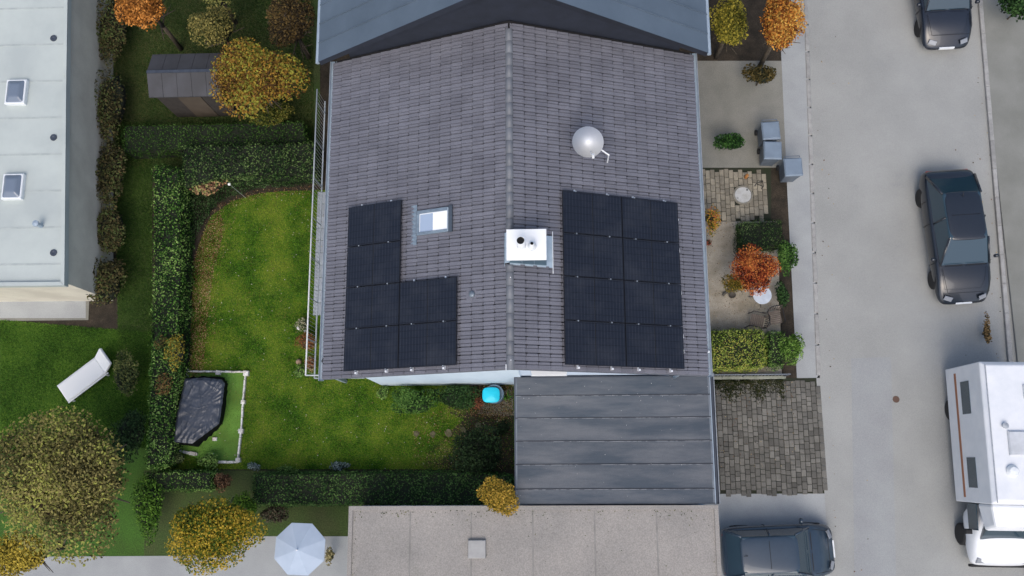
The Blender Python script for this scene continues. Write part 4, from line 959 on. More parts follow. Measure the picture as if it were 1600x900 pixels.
# ================================================================== STREET
def kerbs(x0, x1, y0, y1, label, name='kerb', w_=.14, ln=1.0, dz=0.0):
    t = thing(name, label, 'kerb', (x0, y0, 0)); n = int((y1 - y0) / ln); L0 = y1 - y0
    km = MB(); km.cbox(-w_ / 2, w_ / 2, .002, ln - .002, 0, .11, .015); me = km.mesh('kerb_stone'); me.materials.append(T['curb'])
    for k in range(n):
        o = bpy.data.objects.new('kerb_stone', me); COL.objects.link(o); o.parent = t; f_ = k / n; o.location = ((x1 - x0) * f_, L0 * f_, dz + random.uniform(-.003, .003)); o.rotation_euler[2] = -math.atan2(x1 - x0, L0)
sheet('near_pavement', [(9.15, .42), (9.9, .42), (10.6, 18), (9.5, 18), (9.25, 6.8)], .004, T['slab'])
kerbs(9.86, 10.45, .5, 16.2, 'granite kerb along the near side of the street north of the driveway', dz=-.08)
kerbs(15.85, 16.55, -6.5, 16.5, 'granite kerb along the far side of the street')
sheet('pavement', [(15.9, -60), (24, -60), (24.8, 60), (16.7, 60)], .09, T['verge'])
t = thing('valve_cover', 'small rusty brown valve cover set in the road', 'manhole cover', (*G(1400, 624), 0)); MB().lathe([(.11, .0), (.11, .014), (.0, .015)], 18).build('plate', surf('rusty_iron', (.12, .07, .05), rough=.8), t)
def manhole(px, label):
    t = thing('manhole_cover', label, 'manhole cover', (*G(*px), 0)); MB().lathe([(.34, 0), (.34, .014), (.29, .015)], 32).build('ring', surf('mh_ring', (.2, .2, .19), rough=.8), t); MB().lathe([(.285, .012), (.0, .0125)], 32).build('lid', surf('mh_lid', (.13, .13, .13), rough=.7, fine=.2), t)
X, Y = scatter([(9.9, -6), (15.8, -6), (16.5, 14), (10.6, 14)], 500); kp = rng.random(len(X)) < np.exp(-np.minimum(abs(X - (9.95 + .042 * Y)), abs(X - (15.7 + .04 * Y))) * 2.2); X, Y = X[kp], Y[kp]
o = leaves(np.column_stack([X, Y, np.full(len(X), .02)]), np.tile([0, 0, 1.0], (len(X), 1)), .05, littermat, 'street_leaves', tilt=.3, asp=.75); tag(o, 'autumn leaves blown along both edges of the street', 'leaves', kind='stuff')
def paint(name, c, rough=.25): return surf(name, c, tuple(k * .9 for k in c), 3, rough=rough, coat=.6, fine=.02)
def loft(stations, mat, name, parent, sub=2, caps=True):
    """stations: list of rings (equal length)"""
    m = MB(); n = len(stations[0]); vs = [p for st in stations for p in st]; fs = []
    for k in range(len(stations) - 1):
        for i in range(n): fs.append((k * n + i, k * n + (i + 1) % n, (k + 1) * n + (i + 1) % n, (k + 1) * n + i))
    if caps: fs += [tuple(reversed(range(n))), tuple(range((len(stations) - 1) * n, len(stations) * n))]
    m.add(vs, fs); o = m.build(name, mat, parent, True)
    if sub: s = o.modifiers.new('sub', 'SUBSURF'); s.levels = s.render_levels = sub
    return o
def wheel(parent, x, y, r=.32, w_=.21):
    m = MB(); prof = [(r * .62, -w_ / 2), (r * .93, -w_ / 2), (r, -w_ * .38), (r, w_ * .38), (r * .93, w_ / 2), (r * .62, w_ / 2)]
    m.lathe(prof, 24); o = m.build('wheel', T['rubber'], parent, True); o.rotation_euler = (math.pi / 2, 0, 0); o.location = (x, y, r)
    m = MB(); m.lathe([(r * .61, -w_ * .45), (r * .5, -w_ * .3), (.05, -w_ * .42), (.0, -w_ * .42)], 20); m.lathe([(r * .61, w_ * .45), (r * .5, w_ * .3), (.05, w_ * .42), (.0, w_ * .42)], 20); m.build('rim', T['rim'], o, True)
def car(label, loc, rz, L_, W_, H_, col, hatch=False, group=None, name='parked_car'):
    """front points to +x"""
    t = thing(name, label, 'car', (*loc, 0), rz, group); pm = paint('car_paint_%s' % len(bpy.data.materials), col)
    h = W_ / 2; zs = H_ * .60
    # (x from front, halfwidth, shoulder z, bottom z)
    if hatch: st = [(0, .62, .38, .30), (.015, .80, .46, .22), (.06, .93, .56, .2), (.16, .985, .86, .2), (.27, 1.0, .97, .2), (.5, 1.0, 1.0, .2), (.75, 1.0, 1.02, .2), (.92, .97, 1.02, .2), (.98, .90, .95, .22), (1.0, .78, .62, .3)]
    else: st = [(0, .60, .38, .30), (.012, .78, .46, .22), (.05, .92, .58, .2), (.14, .98, .86, .2), (.26, 1.0, .95, .2), (.5, 1.0, 1.0, .2), (.75, 1.0, 1.03, .2), (.9, .97, 1.03, .2), (.975, .90, 1.0, .22), (1.0, .78, .66, .3)]
    rings = []
    for (f_, hw, zz, zb) in st:
        x = L_ * (.5 - f_); w2 = h * hw; z2 = zs * zz
        rings.append([(x, -w2 * .85, zb), (x, -w2 * .97, zb + .1), (x, -w2, (zb + z2) / 2), (x, -w2 * .98, z2 - .12), (x, -w2 * .9, z2 - .02), (x, -w2 * .55, z2 + .02), (x, 0, z2 + .035),
                      (x, w2 * .55, z2 + .02), (x, w2 * .9, z2 - .02), (x, w2 * .98, z2 - .12), (x, w2, (zb + z2) / 2), (x, w2 * .97, zb + .1), (x, w2 * .85, zb)])
    loft(rings, pm, 'body', t)
    # greenhouse
    A, B, C_, D = (.25, .41, .80, .955) if hatch else (.27, .44, .76, .93)
    if hatch: C_, D = .86, .965
    xb0, xt0, xt1, xb1 = [L_ * (.5 - k) for k in (A, B, C_, D)]; hb, ht = h * .86, h * .66; z0 = zs + .0; z1 = H_ - .03
    zz0 = z0 + .035; m = MB()
    m.add([(xb0, -hb, z0 - .02), (xb0, hb, z0 - .02), (xb1, hb, z0 - .02), (xb1, -hb, z0 - .02), (xt0, -ht, z1), (xt0, ht, z1), (xt1, ht, z1), (xt1, -ht, z1)], [(0, 1, 5, 4), (1, 2, 6, 5), (2, 3, 7, 6), (3, 0, 4, 7), (4, 5, 6, 7)])
    g = m.build('glasshouse', T['glass'], t, False, bevel=.04)
    # roof panel with rounded edges
    rr = []
    for f_, k, zz in ((xt0 + .10, .93, -.035), (xt0 + .02, .99, .006), ((xt0 + xt1) / 2, 1.03, .045), (xt1 + .0, .99, .012), (xt1 - .08, .93, -.03)):
        w2 = ht * k + .035; rr.append([(f_, -w2, z1 + zz - .05), (f_, -w2 * .9, z1 + zz), (f_, -w2 * .4, z1 + zz + .02), (f_, w2 * .4, z1 + zz + .02), (f_, w2 * .9, z1 + zz), (f_, w2, z1 + zz - .05)])
    loft(rr, pm, 'roof', t)
    for sy in (-1, 1):
        MB().tube((xb0 + .02, sy * (hb + .0), z0 - .01), (xt0 + .02, sy * (ht + .015), z1 - .01), .035, .03, 8).build('pillar', pm, t, True); MB().tube((xb1 - .01, sy * hb, z0 - .01), (xt1 - .02, sy * (ht + .01), z1 - .01), .05, .035, 8).build('pillar', pm, t, True)
        m = MB(); m.tube(((xt0 + xt1) / 2 + .1, sy * (hb + .005), z0 - .02), ((xt0 + xt1) / 2 + .05, sy * (ht + .02), z1 - .02), .028, n=6); m.build('pillar', pm, t, True)
        m = MB(); m.lathe([(.0, -.06), (.075, -.045), (.09, 0), (.075, .045), (0, .06)], 12); o = m.build('mirror', pm, t, True); o.location = (xb0 - .2, sy * (h + .10), z0 + .05); o.rotation_euler = (0, math.pi / 2, 0)
        m = MB(); m.cbox(-.10, .06, -.13, .13, 0, .03, .012); o = m.build('headlight', T['lamp'], t); o.location = (L_ / 2 - .16, sy * (h - .36), zs * .60); o.rotation_euler = (0, .75, sy * .35)
        m = MB(); m.cbox(-.03, .04, -.13, .13, -.1, .04, .015); o = m.build('tail_light', T['tail'], t); o.location = (-L_ / 2 + .07, sy * (h - .36), zs * .74)
        m = MB()
        for xd in (xb0 - .12, (xt0 + xt1) / 2 + .07, xt1 + .02): m.box(xd - .004, xd + .004, sy * h * 1.0 - .006, sy * h * 1.0 + .006, .35, zs - .1)
        m.build('door_gap', T['black'], t)
        for xw in (L_ * .5 - L_ * .19, -L_ * .5 + L_ * .19): wheel(t, xw, sy * (h - .13))
    m = MB(); m.box(xb0 + .03, xb0 + .05, -hb * .8, -.05, z0 + .035, z0 + .05); m.box(xb0 + .03, xb0 + .05, .05, hb * .8, z0 + .035, z0 + .05); m.build('wiper', T['rubber'], t)
    m = MB(); 
    for sy in (-1, 1): m.tube((xb0 + .12, sy * h * .80, zs * .985), (L_ / 2 - .30, sy * h * .72, zs * .93), .007, n=5)
    m.tube((L_ / 2 - .30, -h * .72, zs * .93), (L_ / 2 - .30, h * .72, zs * .93), .007, n=5); m.build('bonnet_gap', T['black'], t)
    MB().tube(((xt0 + xt1) / 2, -ht * .75, z1 + .055), ((xt0 + xt1) / 2, ht * .75, z1 + .055), .006, n=5).build('roof_joint', T['black'], t)
    MB().tube((xt1 + .12, 0, z1 + .03), (xt1 - .02, 0, z1 + .14), .012, .006, 6).build('aerial', T['rubber'], t)
    m = MB(); m.box(L_ / 2 - .04, L_ / 2 + .004, -.26, .26, .30, .41); m.build('number_plate', T['whitemetal'], t)
    return t
def xy(px, z=.6): return G(px[0], px[1], z)
car('black estate car parked by the far kerb in the middle of the street', xy((1496, 366), .7), math.radians(-87), 4.55, 1.84, 1.46, (.014, .019, .028))
car('dark blue car at the top edge of the photo by the far kerb', xy((1472, -24), .7), math.radians(-88), 4.5, 1.80, 1.45, (.014, .019, .030))
car('dark blue hatchback parked on the pale forecourt below the driveway', xy((1217, 862), .6), math.radians(2), 3.55, 1.66, 1.48, (.03, .05, .075), hatch=True)

# motorhome
def motorhome():
    x0, y1 = G(1474, 578, .4); yb = G(1500, 886, .6)[1]; Wd = 2.1; Ln = y1 - yb; cx = x0 + Wd / 2 + .02
    t = thing('motorhome', 'white motorhome with roof hatches and dark cab windows parked facing down the street', 'motorhome', (cx, (y1 + yb) / 2, 0), math.radians(-91))
    wp = surf('motorhome_white', (.78, .80, .82), (.7, .73, .76), 2, rough=.35, coat=.4, fine=.02); L_ = Ln; h = Wd / 2
    rear = -L_ / 2; box1 = L_ / 2 - 1.15
    m = MB(); m.cbox(rear, L_ / 2 - 1.95, -h, h, .38, 2.78, .12); m.build('body', wp, t, bevel=.03)
    m = MB(); m.add([(L_ / 2 - 1.95, -h, 1.75), (L_ / 2 - 1.95, h, 1.75), (box1, h * .9, 1.85), (box1, -h * .9, 1.85), (L_ / 2 - 1.95, -h, 2.66), (L_ / 2 - 1.95, h, 2.66), (box1 - .15, h * .86, 2.5), (box1 - .15, -h * .86, 2.5)], [(0, 1, 2, 3), (4, 5, 6, 7), (0, 3, 7, 4), (1, 2, 6, 5), (2, 3, 7, 6), (0, 1, 5, 4)]); m.build('overcab', wp, t, bevel=.08)
    rings = []
    for (x, hw, z) in ((L_ / 2 - 1.96, .96, 1.7), (L_ / 2 - 1.3, .96, 1.72), (L_ / 2 - .95, .95, 1.3), (L_ / 2 - .5, .93, 1.12), (L_ / 2 - .14, .86, .95), (L_ / 2 - .02, .74, .62)):
        w2 = h * hw; rings.append([(x, -w2 * .9, .3), (x, -w2, .6), (x, -w2 * .97, z - .15), (x, -w2 * .8, z), (x, 0, z + .04), (x, w2 * .8, z), (x, w2 * .97, z - .15), (x, w2, .6), (x, w2 * .9, .3)])
    loft(rings, wp, 'cab', t, 2)
    m = MB(); m.add([(L_ / 2 - .86, -h * .78, 1.26), (L_ / 2 - .86, h * .78, 1.26), (L_ / 2 - 1.20, h * .8, 1.84), (L_ / 2 - 1.20, -h * .8, 1.84), (L_ / 2 - 1.0, -h * .78, 1.22), (L_ / 2 - 1.0, h * .78, 1.22), (L_ / 2 - 1.4, h * .8, 1.8), (L_ / 2 - 1.4, -h * .8, 1.8)], [(0, 1, 2, 3), (4, 7, 6, 5), (0, 4, 5, 1), (1, 5, 6, 2), (3, 2, 6, 7), (0, 3, 7, 4)]); m.build('windscreen', T['glass'], t)
    for sy in (-1, 1):
        m = MB(); m.box(L_ / 2 - 1.92, L_ / 2 - 1.15, sy * h * .985 - .012, sy * h * .985 + .012, 1.08, 1.66); m.build('cab_window', T['glass'], t)
        m = MB(); m.box(L_ / 2 - 3.3, L_ / 2 - 2.4, sy * h - .012, sy * h + .012, 1.35, 1.9); m.build('side_window', T['glass'], t)
        m = MB(); m.box(rear + .5, rear + 1.5, sy * h - .012, sy * h + .012, 1.35, 1.9); m.build('side_window', T['glass'], t)
        m = MB(); m.box(rear + .2, L_ / 2 - 2.1, sy * h - .008, sy * h + .008, .95, 1.08); m.build('side_stripe', plain('orange_brown_stripe', (.32, .13, .06), .5), t)
        m = MB(); m.cbox(-.07, .07, -.1, .1, -.14, .14, .03); o = m.build('mirror', T['rubber'], t); o.location = (L_ / 2 - 1.1, sy * (h + .17), 1.35)
        m = MB(); m.cbox(-.12, .1, -.14, .14, 0, .05, .02); o = m.build('headlight', T['lamp'], t); o.location = (L_ / 2 - .22, sy * (h - .38), .86); o.rotation_euler = (0, .7, 0)
        for xw in (L_ / 2 - .95, rear + 1.3): wheel(t, xw, sy * (h - .14), .34, .22)
    m = MB(); m.box(rear + .1, L_ / 2 - 2.0, -h + .10, -h + .125, 2.781, 2.80); m.box(rear + .1, L_ / 2 - 2.0, h - .125, h - .10, 2.781, 2.80); m.build('roof_rail', T['rail'], t)
    m = MB(); m.lathe([(.07, 2.781), (.07, 2.86), (.09, 2.865), (.09, 2.89), (0, 2.9)], 14, rear + 1.9, -.55); m.build('roof_vent', T['rail'], t)
    m = MB(); m.lathe([(.16, 2.781), (.18, 2.84), (.12, 2.93), (0, 2.95)], 18, rear + 3.2, -.45); m.build('aerial_dome', T['whitemetal'], t)
    for (a, b, s) in ((rear + .9, .25, .2), (rear + 2.4, -.2, .35), (rear + 3.7, .1, .22)):
        m = MB(); m.cbox(a - s, a + s, b - s * .8, b + s * .8, 2.781, 2.86, .03); m.build('roof_hatch', surf('hatch_plastic', (.6, .63, .66), rough=.4), t)
    m = MB(); m.tube((rear + .15, h + .04, 2.7), (L_ / 2 - 2.1, h + .04, 2.7), .05, n=10); m.build('awning', T['rail'], t)
    m = MB(); m.box(L_ / 2 - .06, L_ / 2 + .02, -h * .8, h * .8, .35, .55); m.build('bumper', T['rubber'], t, bevel=.02)
motorhome()

# strip of planting on the far side of the street
bush('shrub', 'dark bush at the top right corner beyond the far pavement', 'shrub', (1600, 5), 1.2, (.9, .8, .8), 3000, .09, DG)
bush('shrub', 'narrow brown grass clump at the kerb above the motorhome', 'shrub', (1542, 520), .3, (.14, .6, .3), 420, .06, leafmat('dry_grass', [(.1, .07, .03), (.25, .16, .07)], 2, .2))

# ================================================================== NORTH FORECOURT
bush('shrub', 'dark green round shrub on the forecourt north of the beige paving', 'shrub', (1140, 222), .5, (.65, .38, .5), 2600, .055, leafmat('shrub_n', [(.008, .03, .006), (.02, .065, .012), (.04, .10, .02)], 2, .25))
tree('birch_tree', 'yellow-green tree beside the blue-grey roof at the top right', 'tree', (1140, 38), 2.4, (.75, 1.15, .8), 4200, .085, leafmat('yellowgreen', [(.07, .075, .012), (.16, .15, .02), (.25, .21, .03)], 1, .3), lumps=12, corem=DARKCORE)
tree('maple_tree', 'orange autumn tree next to the street at the top right', 'tree', (1222, 38), 3.0, (.95, 1.35, 1.0), 6500, .085, leafmat('orange_leaf', [(.16, .05, .012), (.34, .12, .02), (.5, .2, .035), (.42, .24, .05)], 1, .3), lumps=14)
bush('shrub', 'brown-leaved shrub below the orange street tree', 'shrub', (1190, 118), .8, (.7, .5, .5), 1600, .07, leafmat('dark_brown_leaf', [(.03, .03, .01), (.08, .06, .02)], 2, .2))
def bin_(px, rz, label):
    t = thing('wheelie_bin', label, 'bin', (*G(px[0], px[1], .9), 0), rz, 'wheelie bins beside the street')
    bm_ = surf('bin_bluegrey_%d' % len(bpy.data.materials), (.13, .16, .2), rough=.5)
    m = MB(); m.add([(-.22, -.24, .06), (.22, -.24, .06), (.22, .24, .06), (-.22, .24, .06), (-.28, -.3, .98), (.28, -.3, .98), (.28, .3, .98), (-.28, .3, .98)], [(0, 3, 2, 1), (0, 1, 5, 4), (1, 2, 6, 5), (2, 3, 7, 6), (3, 0, 4, 7), (4, 5, 6, 7)]); m.build('body', bm_, t, bevel=.02)
    MB().cbox(-.30, .30, -.33, .30, .985, 1.05, .04).build('lid', surf('bin_lid_%d' % len(bpy.data.materials), (.20, .26, .33), (.17, .22, .28), rough=.45), t)
    MB().path([(-.25, .33, .97), (-.25, .37, 1.0), (.25, .37, 1.0), (.25, .33, .97)], .015, 7).build('handle', bm_, t)
    for sx in (-1, 1): MB().tube((sx * .22, .27, .1), (sx * .29, .27, .1), .1, n=14).build('wheel', T['rubber'], t)
bin_((1203, 205), .05, 'blue-grey wheelie bin, upper one of the three beside the street')
bin_((1206, 236), -.04, 'blue-grey wheelie bin, middle one of the three beside the street')
bin_((1238, 262), .03, 'blue-grey wheelie bin, lowest of the three and nearest the street')
# post with lantern at the entrance
t = thing('garden_lantern', 'small orange lantern at the top edge of the beige paving', 'lantern', (*G(1168, 273, .3), 0)); MB().lathe([(.06, 0), (.06, .2), (.05, .22), (.05, .28), (.0, .34)], 14).build('body', surf('terracotta', (.45, .2, .06), rough=.7), t)
t = thing('plant_stand', 'dark metal plant stand at the corner of the beige paving', 'plant stand', (*G(1187, 287, .3), 0)); MB().path([(-.12, 0, .3), (.1, .1, .32), (.12, -.1, .3), (-.12, 0, .3), (-.1, 0, 0)], .012, 6).path([(.1, .1, .32), (.1, .1, 0)], .012, 6).path([(.12, -.1, .3), (.12, -.1, 0)], .012, 6).build('frame', T['darkmetal'], t)

# ================================================================== WEST AND NORTH-WEST
def flatroof(name, label, poly, z, mat, wmat, parap=.1, cat='building', group=None):
    cx = sum(p[0] for p in poly) / len(poly); cy = sum(p[1] for p in poly) / len(poly); q = [(p[0] - cx, p[1] - cy) for p in poly]
    t = thing(name, label, cat, (cx, cy, 0), 0, group); MB().prism([(a * .985, b * .985) for a, b in q], 0, z - .15).build('wall', wmat, t)
    MB().prism(q, z - .149, z).build('roof', mat, t)
    n = len(q)
    for i in range(n):
        a = np.array(q[i]); b = np.array(q[(i + 1) % n]); d = (b - a) / np.linalg.norm(b - a); nn = np.array([-d[1], d[0]]); 
        if np.dot(nn, -(a + b) / 2) < 0: nn = -nn
        c = [a, b, b + nn * .12 - d * .121, a + nn * .12 + d * .121]
        MB().prism([(p[0], p[1]) for p in c], z + .001, z + parap).build('parapet', mat, t)
    return t
wb = flatroof('long_building', 'long building with a pale flat roof along the left edge', GP([(-420, -260), (112, -260), (106, 120), (103, 447), (-420, 452)], 3.2), 3.2, T['whiteroof'], surf('grey_beige_render', (.72, .69, .58), (.58, .55, .46), .8, rough=.9, fine=.1))
for i, (u, v) in enumerate(((24, 143), (19, 291))):
    x, y = G(u, v, 3.35); s = thing('roof_dome', 'dark skylight dome on the pale flat roof, %s of the two' % ('upper', 'lower')[i], 'skylight', (x, y, 3.2), 0, 'skylight domes on the pale roof')
    m = MB(); m.cbox(-.33, .33, -.42, .42, 0, .16, .02); m.build('upstand', T['whitemetal'], s)
    m = MB(); m.add([(-.28, -.37, .161), (.28, -.37, .161), (.28, .37, .161), (-.28, .37, .161), (-.16, -.22, .26), (.16, -.22, .26), (.16, .22, .26), (-.16, .22, .26)], [(0, 1, 5, 4), (1, 2, 6, 5), (2, 3, 7, 6), (3, 0, 4, 7), (4, 5, 6, 7)]); m.build('dome', plain('dome_acrylic_%d' % i, (.16, .2, .26), .15), s, bevel=.04)
seam = surf('membrane_seam', (.36, .40, .39), (.44, .48, .46), 4, rough=.7); cx_, cy_ = wb.location.x, wb.location.y
for k in range(9):
    x0, y0 = G(-60, -40 + k * 57, 3.2); x1, y1 = G(100, -40 + k * 57, 3.2)
    MB().box(x0 - cx_, x1 - cx_, y0 - cy_, y0 - cy_ + .06, 3.2005, 3.207).build('membrane_seam', seam, wb)
for v in (60, 215, 395):
    x, y = G(84, v, 3.2); MB().lathe([(.11, 3.2), (.11, 3.225), (.05, 3.225), (.0, 3.21)], 16, x - cx_, y - cy_).build('roof_drain', T['zincdark'], wb)
x, y = G(62, 352, 3.3); MB().lathe([(.07, 3.2), (.07, 3.5), (.1, 3.51), (.1, 3.55), (0, 3.58)], 14, x - cx_, y - cy_).build('vent_pipe', T['zinc'], wb)
sheet('pale_yard', GP([(104, 330), (134, 330), (134, 497), (-300, 497), (-300, 440)]), .004, T['slab'])
BB = leafmat('bare_brown_leaf', [(.03, .03, .012), (.06, .052, .022), (.11, .085, .035), (.07, .09, .028)], .8, .3)
for i, (u, v, ry, l) in enumerate(((178, 40, 1.5, 'at the top'), (176, 160, 1.4, 'second from the top'), (172, 268, 1.0, 'in the middle'), (172, 360, 1.0, 'below the yellow bush'), (166, 446, .9, 'at the lower end'))):
    bush('shrub', 'olive-brown half-bare shrub in the strip right of the grey path, %s' % l, 'shrub', (u, v), .9, (.78, ry * 1.25, .6), 3400, .075, BB, group='half-bare shrubs along the grey path')
bush('shrub', 'small yellow bush between the grey path and the half-bare shrubs', 'shrub', (144, 236), .6, (.38, .38, .35), 1000, .07, leafmat('yellow_b', [(.10, .10, .015), (.24, .19, .02), (.32, .26, .04)], 2, .2))
tree('maple_tree', 'bright orange tree at the top left edge', 'tree', (226, 12), 3.0, (.95, .95, .8), 4800, .09, leafmat('bright_orange', [(.2, .07, .012), (.4, .15, .025), (.52, .22, .05)], 1, .3), lumps=12)
tree('birch_tree', 'olive-yellow tree right of the dark shed', 'tree', (335, 42), 2.6, (1.0, .85, .8), 3800, .08, leafmat('oliveyellow', [(.05, .055, .015), (.12, .11, .03), (.2, .17, .05)], 1, .3), lumps=12, corem=DARKCORE)
tree('maple_tree', 'large amber and brown tree left of the tiled roof', 'tree', (393, 122), 3.0, (1.75, 1.55, .9), 10500, .09, leafmat('amber', [(.10, .05, .015), (.22, .12, .02), (.34, .19, .03), (.2, .2, .03)], .8, .35), lumps=15)
tree('dark_tree', 'dark brown tree between the amber tree and the blue-grey roof', 'tree', (450, 35), 2.6, (1.0, 1.3, .8), 4800, .08, leafmat('darkbrown', [(.02, .016, .010), (.05, .035, .016), (.09, .06, .02)], 1, .3), lumps=10)
tree('birch_tree', 'pale yellow-green tree at the top edge near the shed', 'tree', (330, -18), 2.4, (1.1, .8, .7), 3000, .08, leafmat('paleyellow', [(.1, .11, .03), (.2, .2, .06)], 1, .3), lumps=10, corem=DARKCORE)
bush('shrub', 'olive-green shrub at the foot of the amber tree', 'shrub', (415, 185), .7, (1.0, .55, .5), 3200, .06, leafmat('olive_s', [(.04, .06, .01), (.09, .10, .015), (.15, .14, .03)], 1, .3))
hedge('boxed_hedge', 'dark mossy hedge north of the garden behind the closing hedge', GP([(190, 196), (475, 190), (480, 222), (190, 236)], .9), .9, leafmat('h4', [(.012, .04, .006), (.025, .07, .01), (.05, .10, .02)], .8, .3), 520, .06)
# shed
def shed():
    P_ = GP([(228, 82), (342, 78), (350, 146), (238, 152)], 2.2); cx = sum(p[0] for p in P_) / 4; cy = sum(p[1] for p in P_) / 4
    t = thing('garden_shed', 'dark grey felt-roofed garden shed among the autumn trees', 'shed', (cx, cy, 0)); hx, hy = 1.25, .78
    MB().box(-hx + .12, hx - .12, -hy + .12, hy - .12, 0, 2.0).build('wall', surf('dark_stained_wood', (.05, .045, .04), (.035, .03, .028), 5, rough=.85), t)
    for sy in (-1, 1):
        for k in range(5):
            x0 = -hx + k * hx * .4; m = MB(); m.add([(x0, 0, 2.36), (x0 + hx * .4 - .01, 0, 2.36), (x0 + hx * .4 - .01, sy * hy, 2.05), (x0, sy * hy, 2.05), (x0, 0, 2.31), (x0 + hx * .4 - .01, 0, 2.31), (x0 + hx * .4 - .01, sy * hy, 2.0), (x0, sy * hy, 2.0)], [(0, 1, 2, 3), (4, 7, 6, 5), (0, 4, 5, 1), (1, 5, 6, 2), (2, 6, 7, 3), (3, 7, 4, 0)]); m.build('roof_panel', T['shed'], t)
    MB().box(-hx, hx, -.05, .05, 2.355, 2.38).build('ridge_strip', T['zincdark'], t)
    MB().box(-.4, .4, -hy + .1, -hy + .119, .05, 1.85).build('door', surf('shed_door', (.1, .08, .06), rough=.8), t)
shed()

# ================================================================== SOUTH-WEST
t = thing('garden_lounger', 'white padded garden lounger lying diagonally on the bright lawn', 'lounger', (*G(133, 588, .35), 0), math.radians(38))
m = MB(); m.cbox(-.95, .62, -.34, .34, .26, .36, .04); m.build('mattress', plain('white_pad', (.74, .76, .76), .8), t, bevel=.03)
m = MB(); m.add([(.62, -.34, .26), (.62, .34, .26), (1.08, .34, .66), (1.08, -.34, .66), (.60, -.34, .36), (.60, .34, .36), (1.02, .34, .74), (1.02, -.34, .74)], [(0, 3, 2, 1), (4, 5, 6, 7), (0, 1, 5, 4), (1, 2, 6, 5), (2, 3, 7, 6), (3, 0, 4, 7)]); m.build('backrest', plain('white_pad_b', (.78, .8, .8), .8), t, bevel=.03)
m = MB(); m.box(-.97, .66, -.37, -.342, .22, .27).box(-.97, .66, .342, .37, .22, .27); m.build('frame', T['whitemetal'], t)
for a, b in ((-.85, -.35), (-.85, .35), (.55, -.35), (.55, .35)): MB().box(a - .02, a + .02, b - .02, b + .02, 0, .219).build('leg', T['whitemetal'], t)
tree('oak_tree', 'large olive-brown thinning tree at the lower left', 'tree', (92, 762), 3.6, (2.7, 2.3, 1.3), 22000, .095, leafmat('olivebrown', [(.08, .075, .022), (.16, .14, .045), (.24, .205, .07), (.22, .23, .05)], .7, .4), lumps=20, trunk=.16, k=.5)
tree('maple_tree', 'yellow autumn tree in the bottom left corner', 'tree', (25, 868), 2.6, (1.3, .9, .8), 4800, .085, leafmat('yellow_c', [(.12, .1, .012), (.26, .2, .02), (.36, .27, .04)], .8, .3), lumps=12)
tree('maple_tree', 'golden yellow tree with green edges below the artificial turf', 'tree', (325, 828), 2.8, (1.8, 1.25, .9), 11500, .08, leafmat('golden', [(.06, .10, .010), (.17, .15, .012), (.30, .21, .015), (.36, .25, .03)], .7, .4), lumps=14)
bush('shrub', 'fresh green shrub left of the golden tree', 'shrub', (232, 790), .8, (.7, 1.3, .6), 3400, .065, leafmat('fresh', [(.025, .07, .008), (.05, .12, .012), (.08, .16, .02)], 1, .3))
bush('shrub', 'fresh green shrub right above the golden tree', 'shrub', (383, 790), .9, (.5, .55, .5), 1700, .065, leafmat('fresh_b', [(.035, .09, .008), (.07, .15, .015), (.11, .19, .02)], 1, .3))
bush('shrub', 'olive-green bush at the foot of the long hedge in the neighbouring garden', 'shrub', (195, 590), .8, (.55, .9, .5), 2000, .07, leafmat('olive_t', [(.04, .06, .02), (.09, .11, .03), (.14, .15, .05)], 1, .3))
bush('shrub', 'dark green bush left of the hedge near the tarpaulin', 'shrub', (205, 675), 1.0, (.7, .95, .7), 3000, .07, leafmat('dk_t', [(.015, .035, .010), (.03, .065, .02), (.05, .09, .03)], 1, .3))
bush('shrub', 'small rust-brown bush below the stone edging', 'shrub', (347, 752), .5, (.35, .35, .4), 1000, .055, leafmat('rust_s', [(.06, .03, .015), (.16, .08, .04), (.22, .13, .07)], 1, .3))
hedge('boxed_hedge', 'dark hedge along the south side of the lawn', GP([(395, 742), (745, 738), (800, 745), (800, 782), (745, 788), (395, 788)], 1.0), 1.0, leafmat('h5', [(.014, .045, .010), (.035, .085, .018), (.07, .13, .035)], .8, .3), 620, .065)
hedge('boxed_hedge', 'green low hedge piece left of the rust-brown bush', GP([(225, 738), (330, 738), (330, 765), (225, 765)], .9), .9, hm, 620, .055)
# south neighbour garage and tree
sg = flatroof('neighbouring_garage', 'wide pale beige flat roof at the bottom of the photo', [(-5.05, -3.53), (5.88, -3.53), (5.88, -12.0), (-5.05, -12.0)], 2.62, T['beigeroof'], T['wall'], .05)
sx_, sy_ = sg.location.x, sg.location.y
for k in range(1, 6):
    x = -5.05 + k * 1.82; MB().box(x - sx_, x + .045 - sx_, -11.8 - sy_, -3.7 - sy_, 2.6203, 2.627).build('roof_seam', surf('beige_seam_%d' % k, (.19, .185, .17), (.26, .25, .235), 3, rough=.9), sg)
mo = leafmat('roof_moss', [(.03, .045, .015), (.07, .09, .03), (.12, .12, .05)], 2, .2)
X, Y = scatter([(-4.9, -6), (5.7, -6), (5.7, -3.66), (-4.9, -3.66)], 5200); kp = rng.random(len(X)) < (.75 * np.exp(-(-3.66 - Y) / .12) + .5 * np.exp(-(X + 4.9) / .12) + .012) * (.4 + .6 * (np.sin(X * 3.1) > -.2)); X, Y = X[kp], Y[kp]
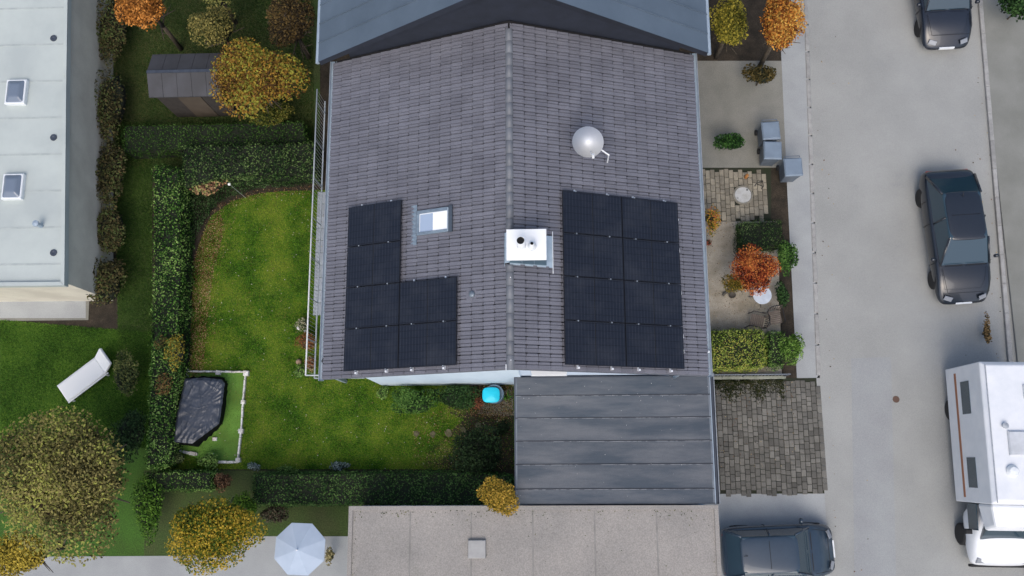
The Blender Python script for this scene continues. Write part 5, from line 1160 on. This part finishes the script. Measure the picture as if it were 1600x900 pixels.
o = leaves(np.column_stack([X - sx_, Y - sy_, np.full(len(X), 2.628)]), np.tile([0, 0, 1.0], (len(X), 1)), .045, mo, 'moss', sg, tilt=.3); o['kind'] = 'stuff'
t = thing('roof_light', 'pale square roof hatch on the beige flat roof', 'roof hatch', (*G(745, 858, 2.7), 2.62)); 
m = MB(); m.cbox(-.26, .26, -.26, .26, 0, .12, .02); m.build('upstand', surf('hatch_grey', (.36, .36, .35), rough=.7), t)
tree('birch_tree', 'small golden tree squeezed between garage and dark hedge', 'tree', (777, 776), 2.9, (.66, .72, .6), 4200, .065, leafmat('golden_b', [(.14, .11, .012), (.28, .18, .02), (.38, .24, .04)], 1.5, .3), lumps=9, trunk=.05)
# terrace things
t = thing('garden_parasol', 'pale blue-white open parasol on the bottom terrace', 'parasol', (*G(468, 858, 2.1), 0), .35)
m = MB(); n = 8; vs = [(0, 0, 2.35)] + [(0.82 * math.cos(k * math.pi / 4), 0.82 * math.sin(k * math.pi / 4), 2.06) for k in range(n)]
for k in range(n):
    MB().add([(0, 0, 2.35), vs[1 + k], vs[1 + (k + 1) % n], (0, 0, 2.33), (vs[1 + k][0], vs[1 + k][1], 2.045), (vs[1 + (k + 1) % n][0], vs[1 + (k + 1) % n][1], 2.045)], [(0, 1, 2), (3, 5, 4), (1, 4, 5, 2)]).build('canopy_panel', surf('parasol_cloth_%d' % k, (.42, .50, .60), (.37, .45, .55), 2, rough=.8), t)
MB().tube((0, 0, 0), (0, 0, 2.42), .022, n=10).build('pole', T['alu'], t); MB().lathe([(.25, 0), (.25, .06), (.05, .1), (0, .1)], 20).build('base', T['concrete'], t)
bush('shrub', 'small brownish shrub behind the parasol', 'shrub', (425, 805), .5, (.7, .3, .4), 1500, .06, leafmat('br_s', [(.04, .03, .02), (.10, .075, .05), (.05, .06, .03)], 1, .3))
bush('shrub', 'small tan plant beside the beige flat roof', 'shrub', (516, 868), .5, (.2, .3, .3), 500, .05, leafmat('tan_s', [(.14, .12, .05), (.3, .26, .13)], 1, .3))
print('objects', len(bpy.data.objects))
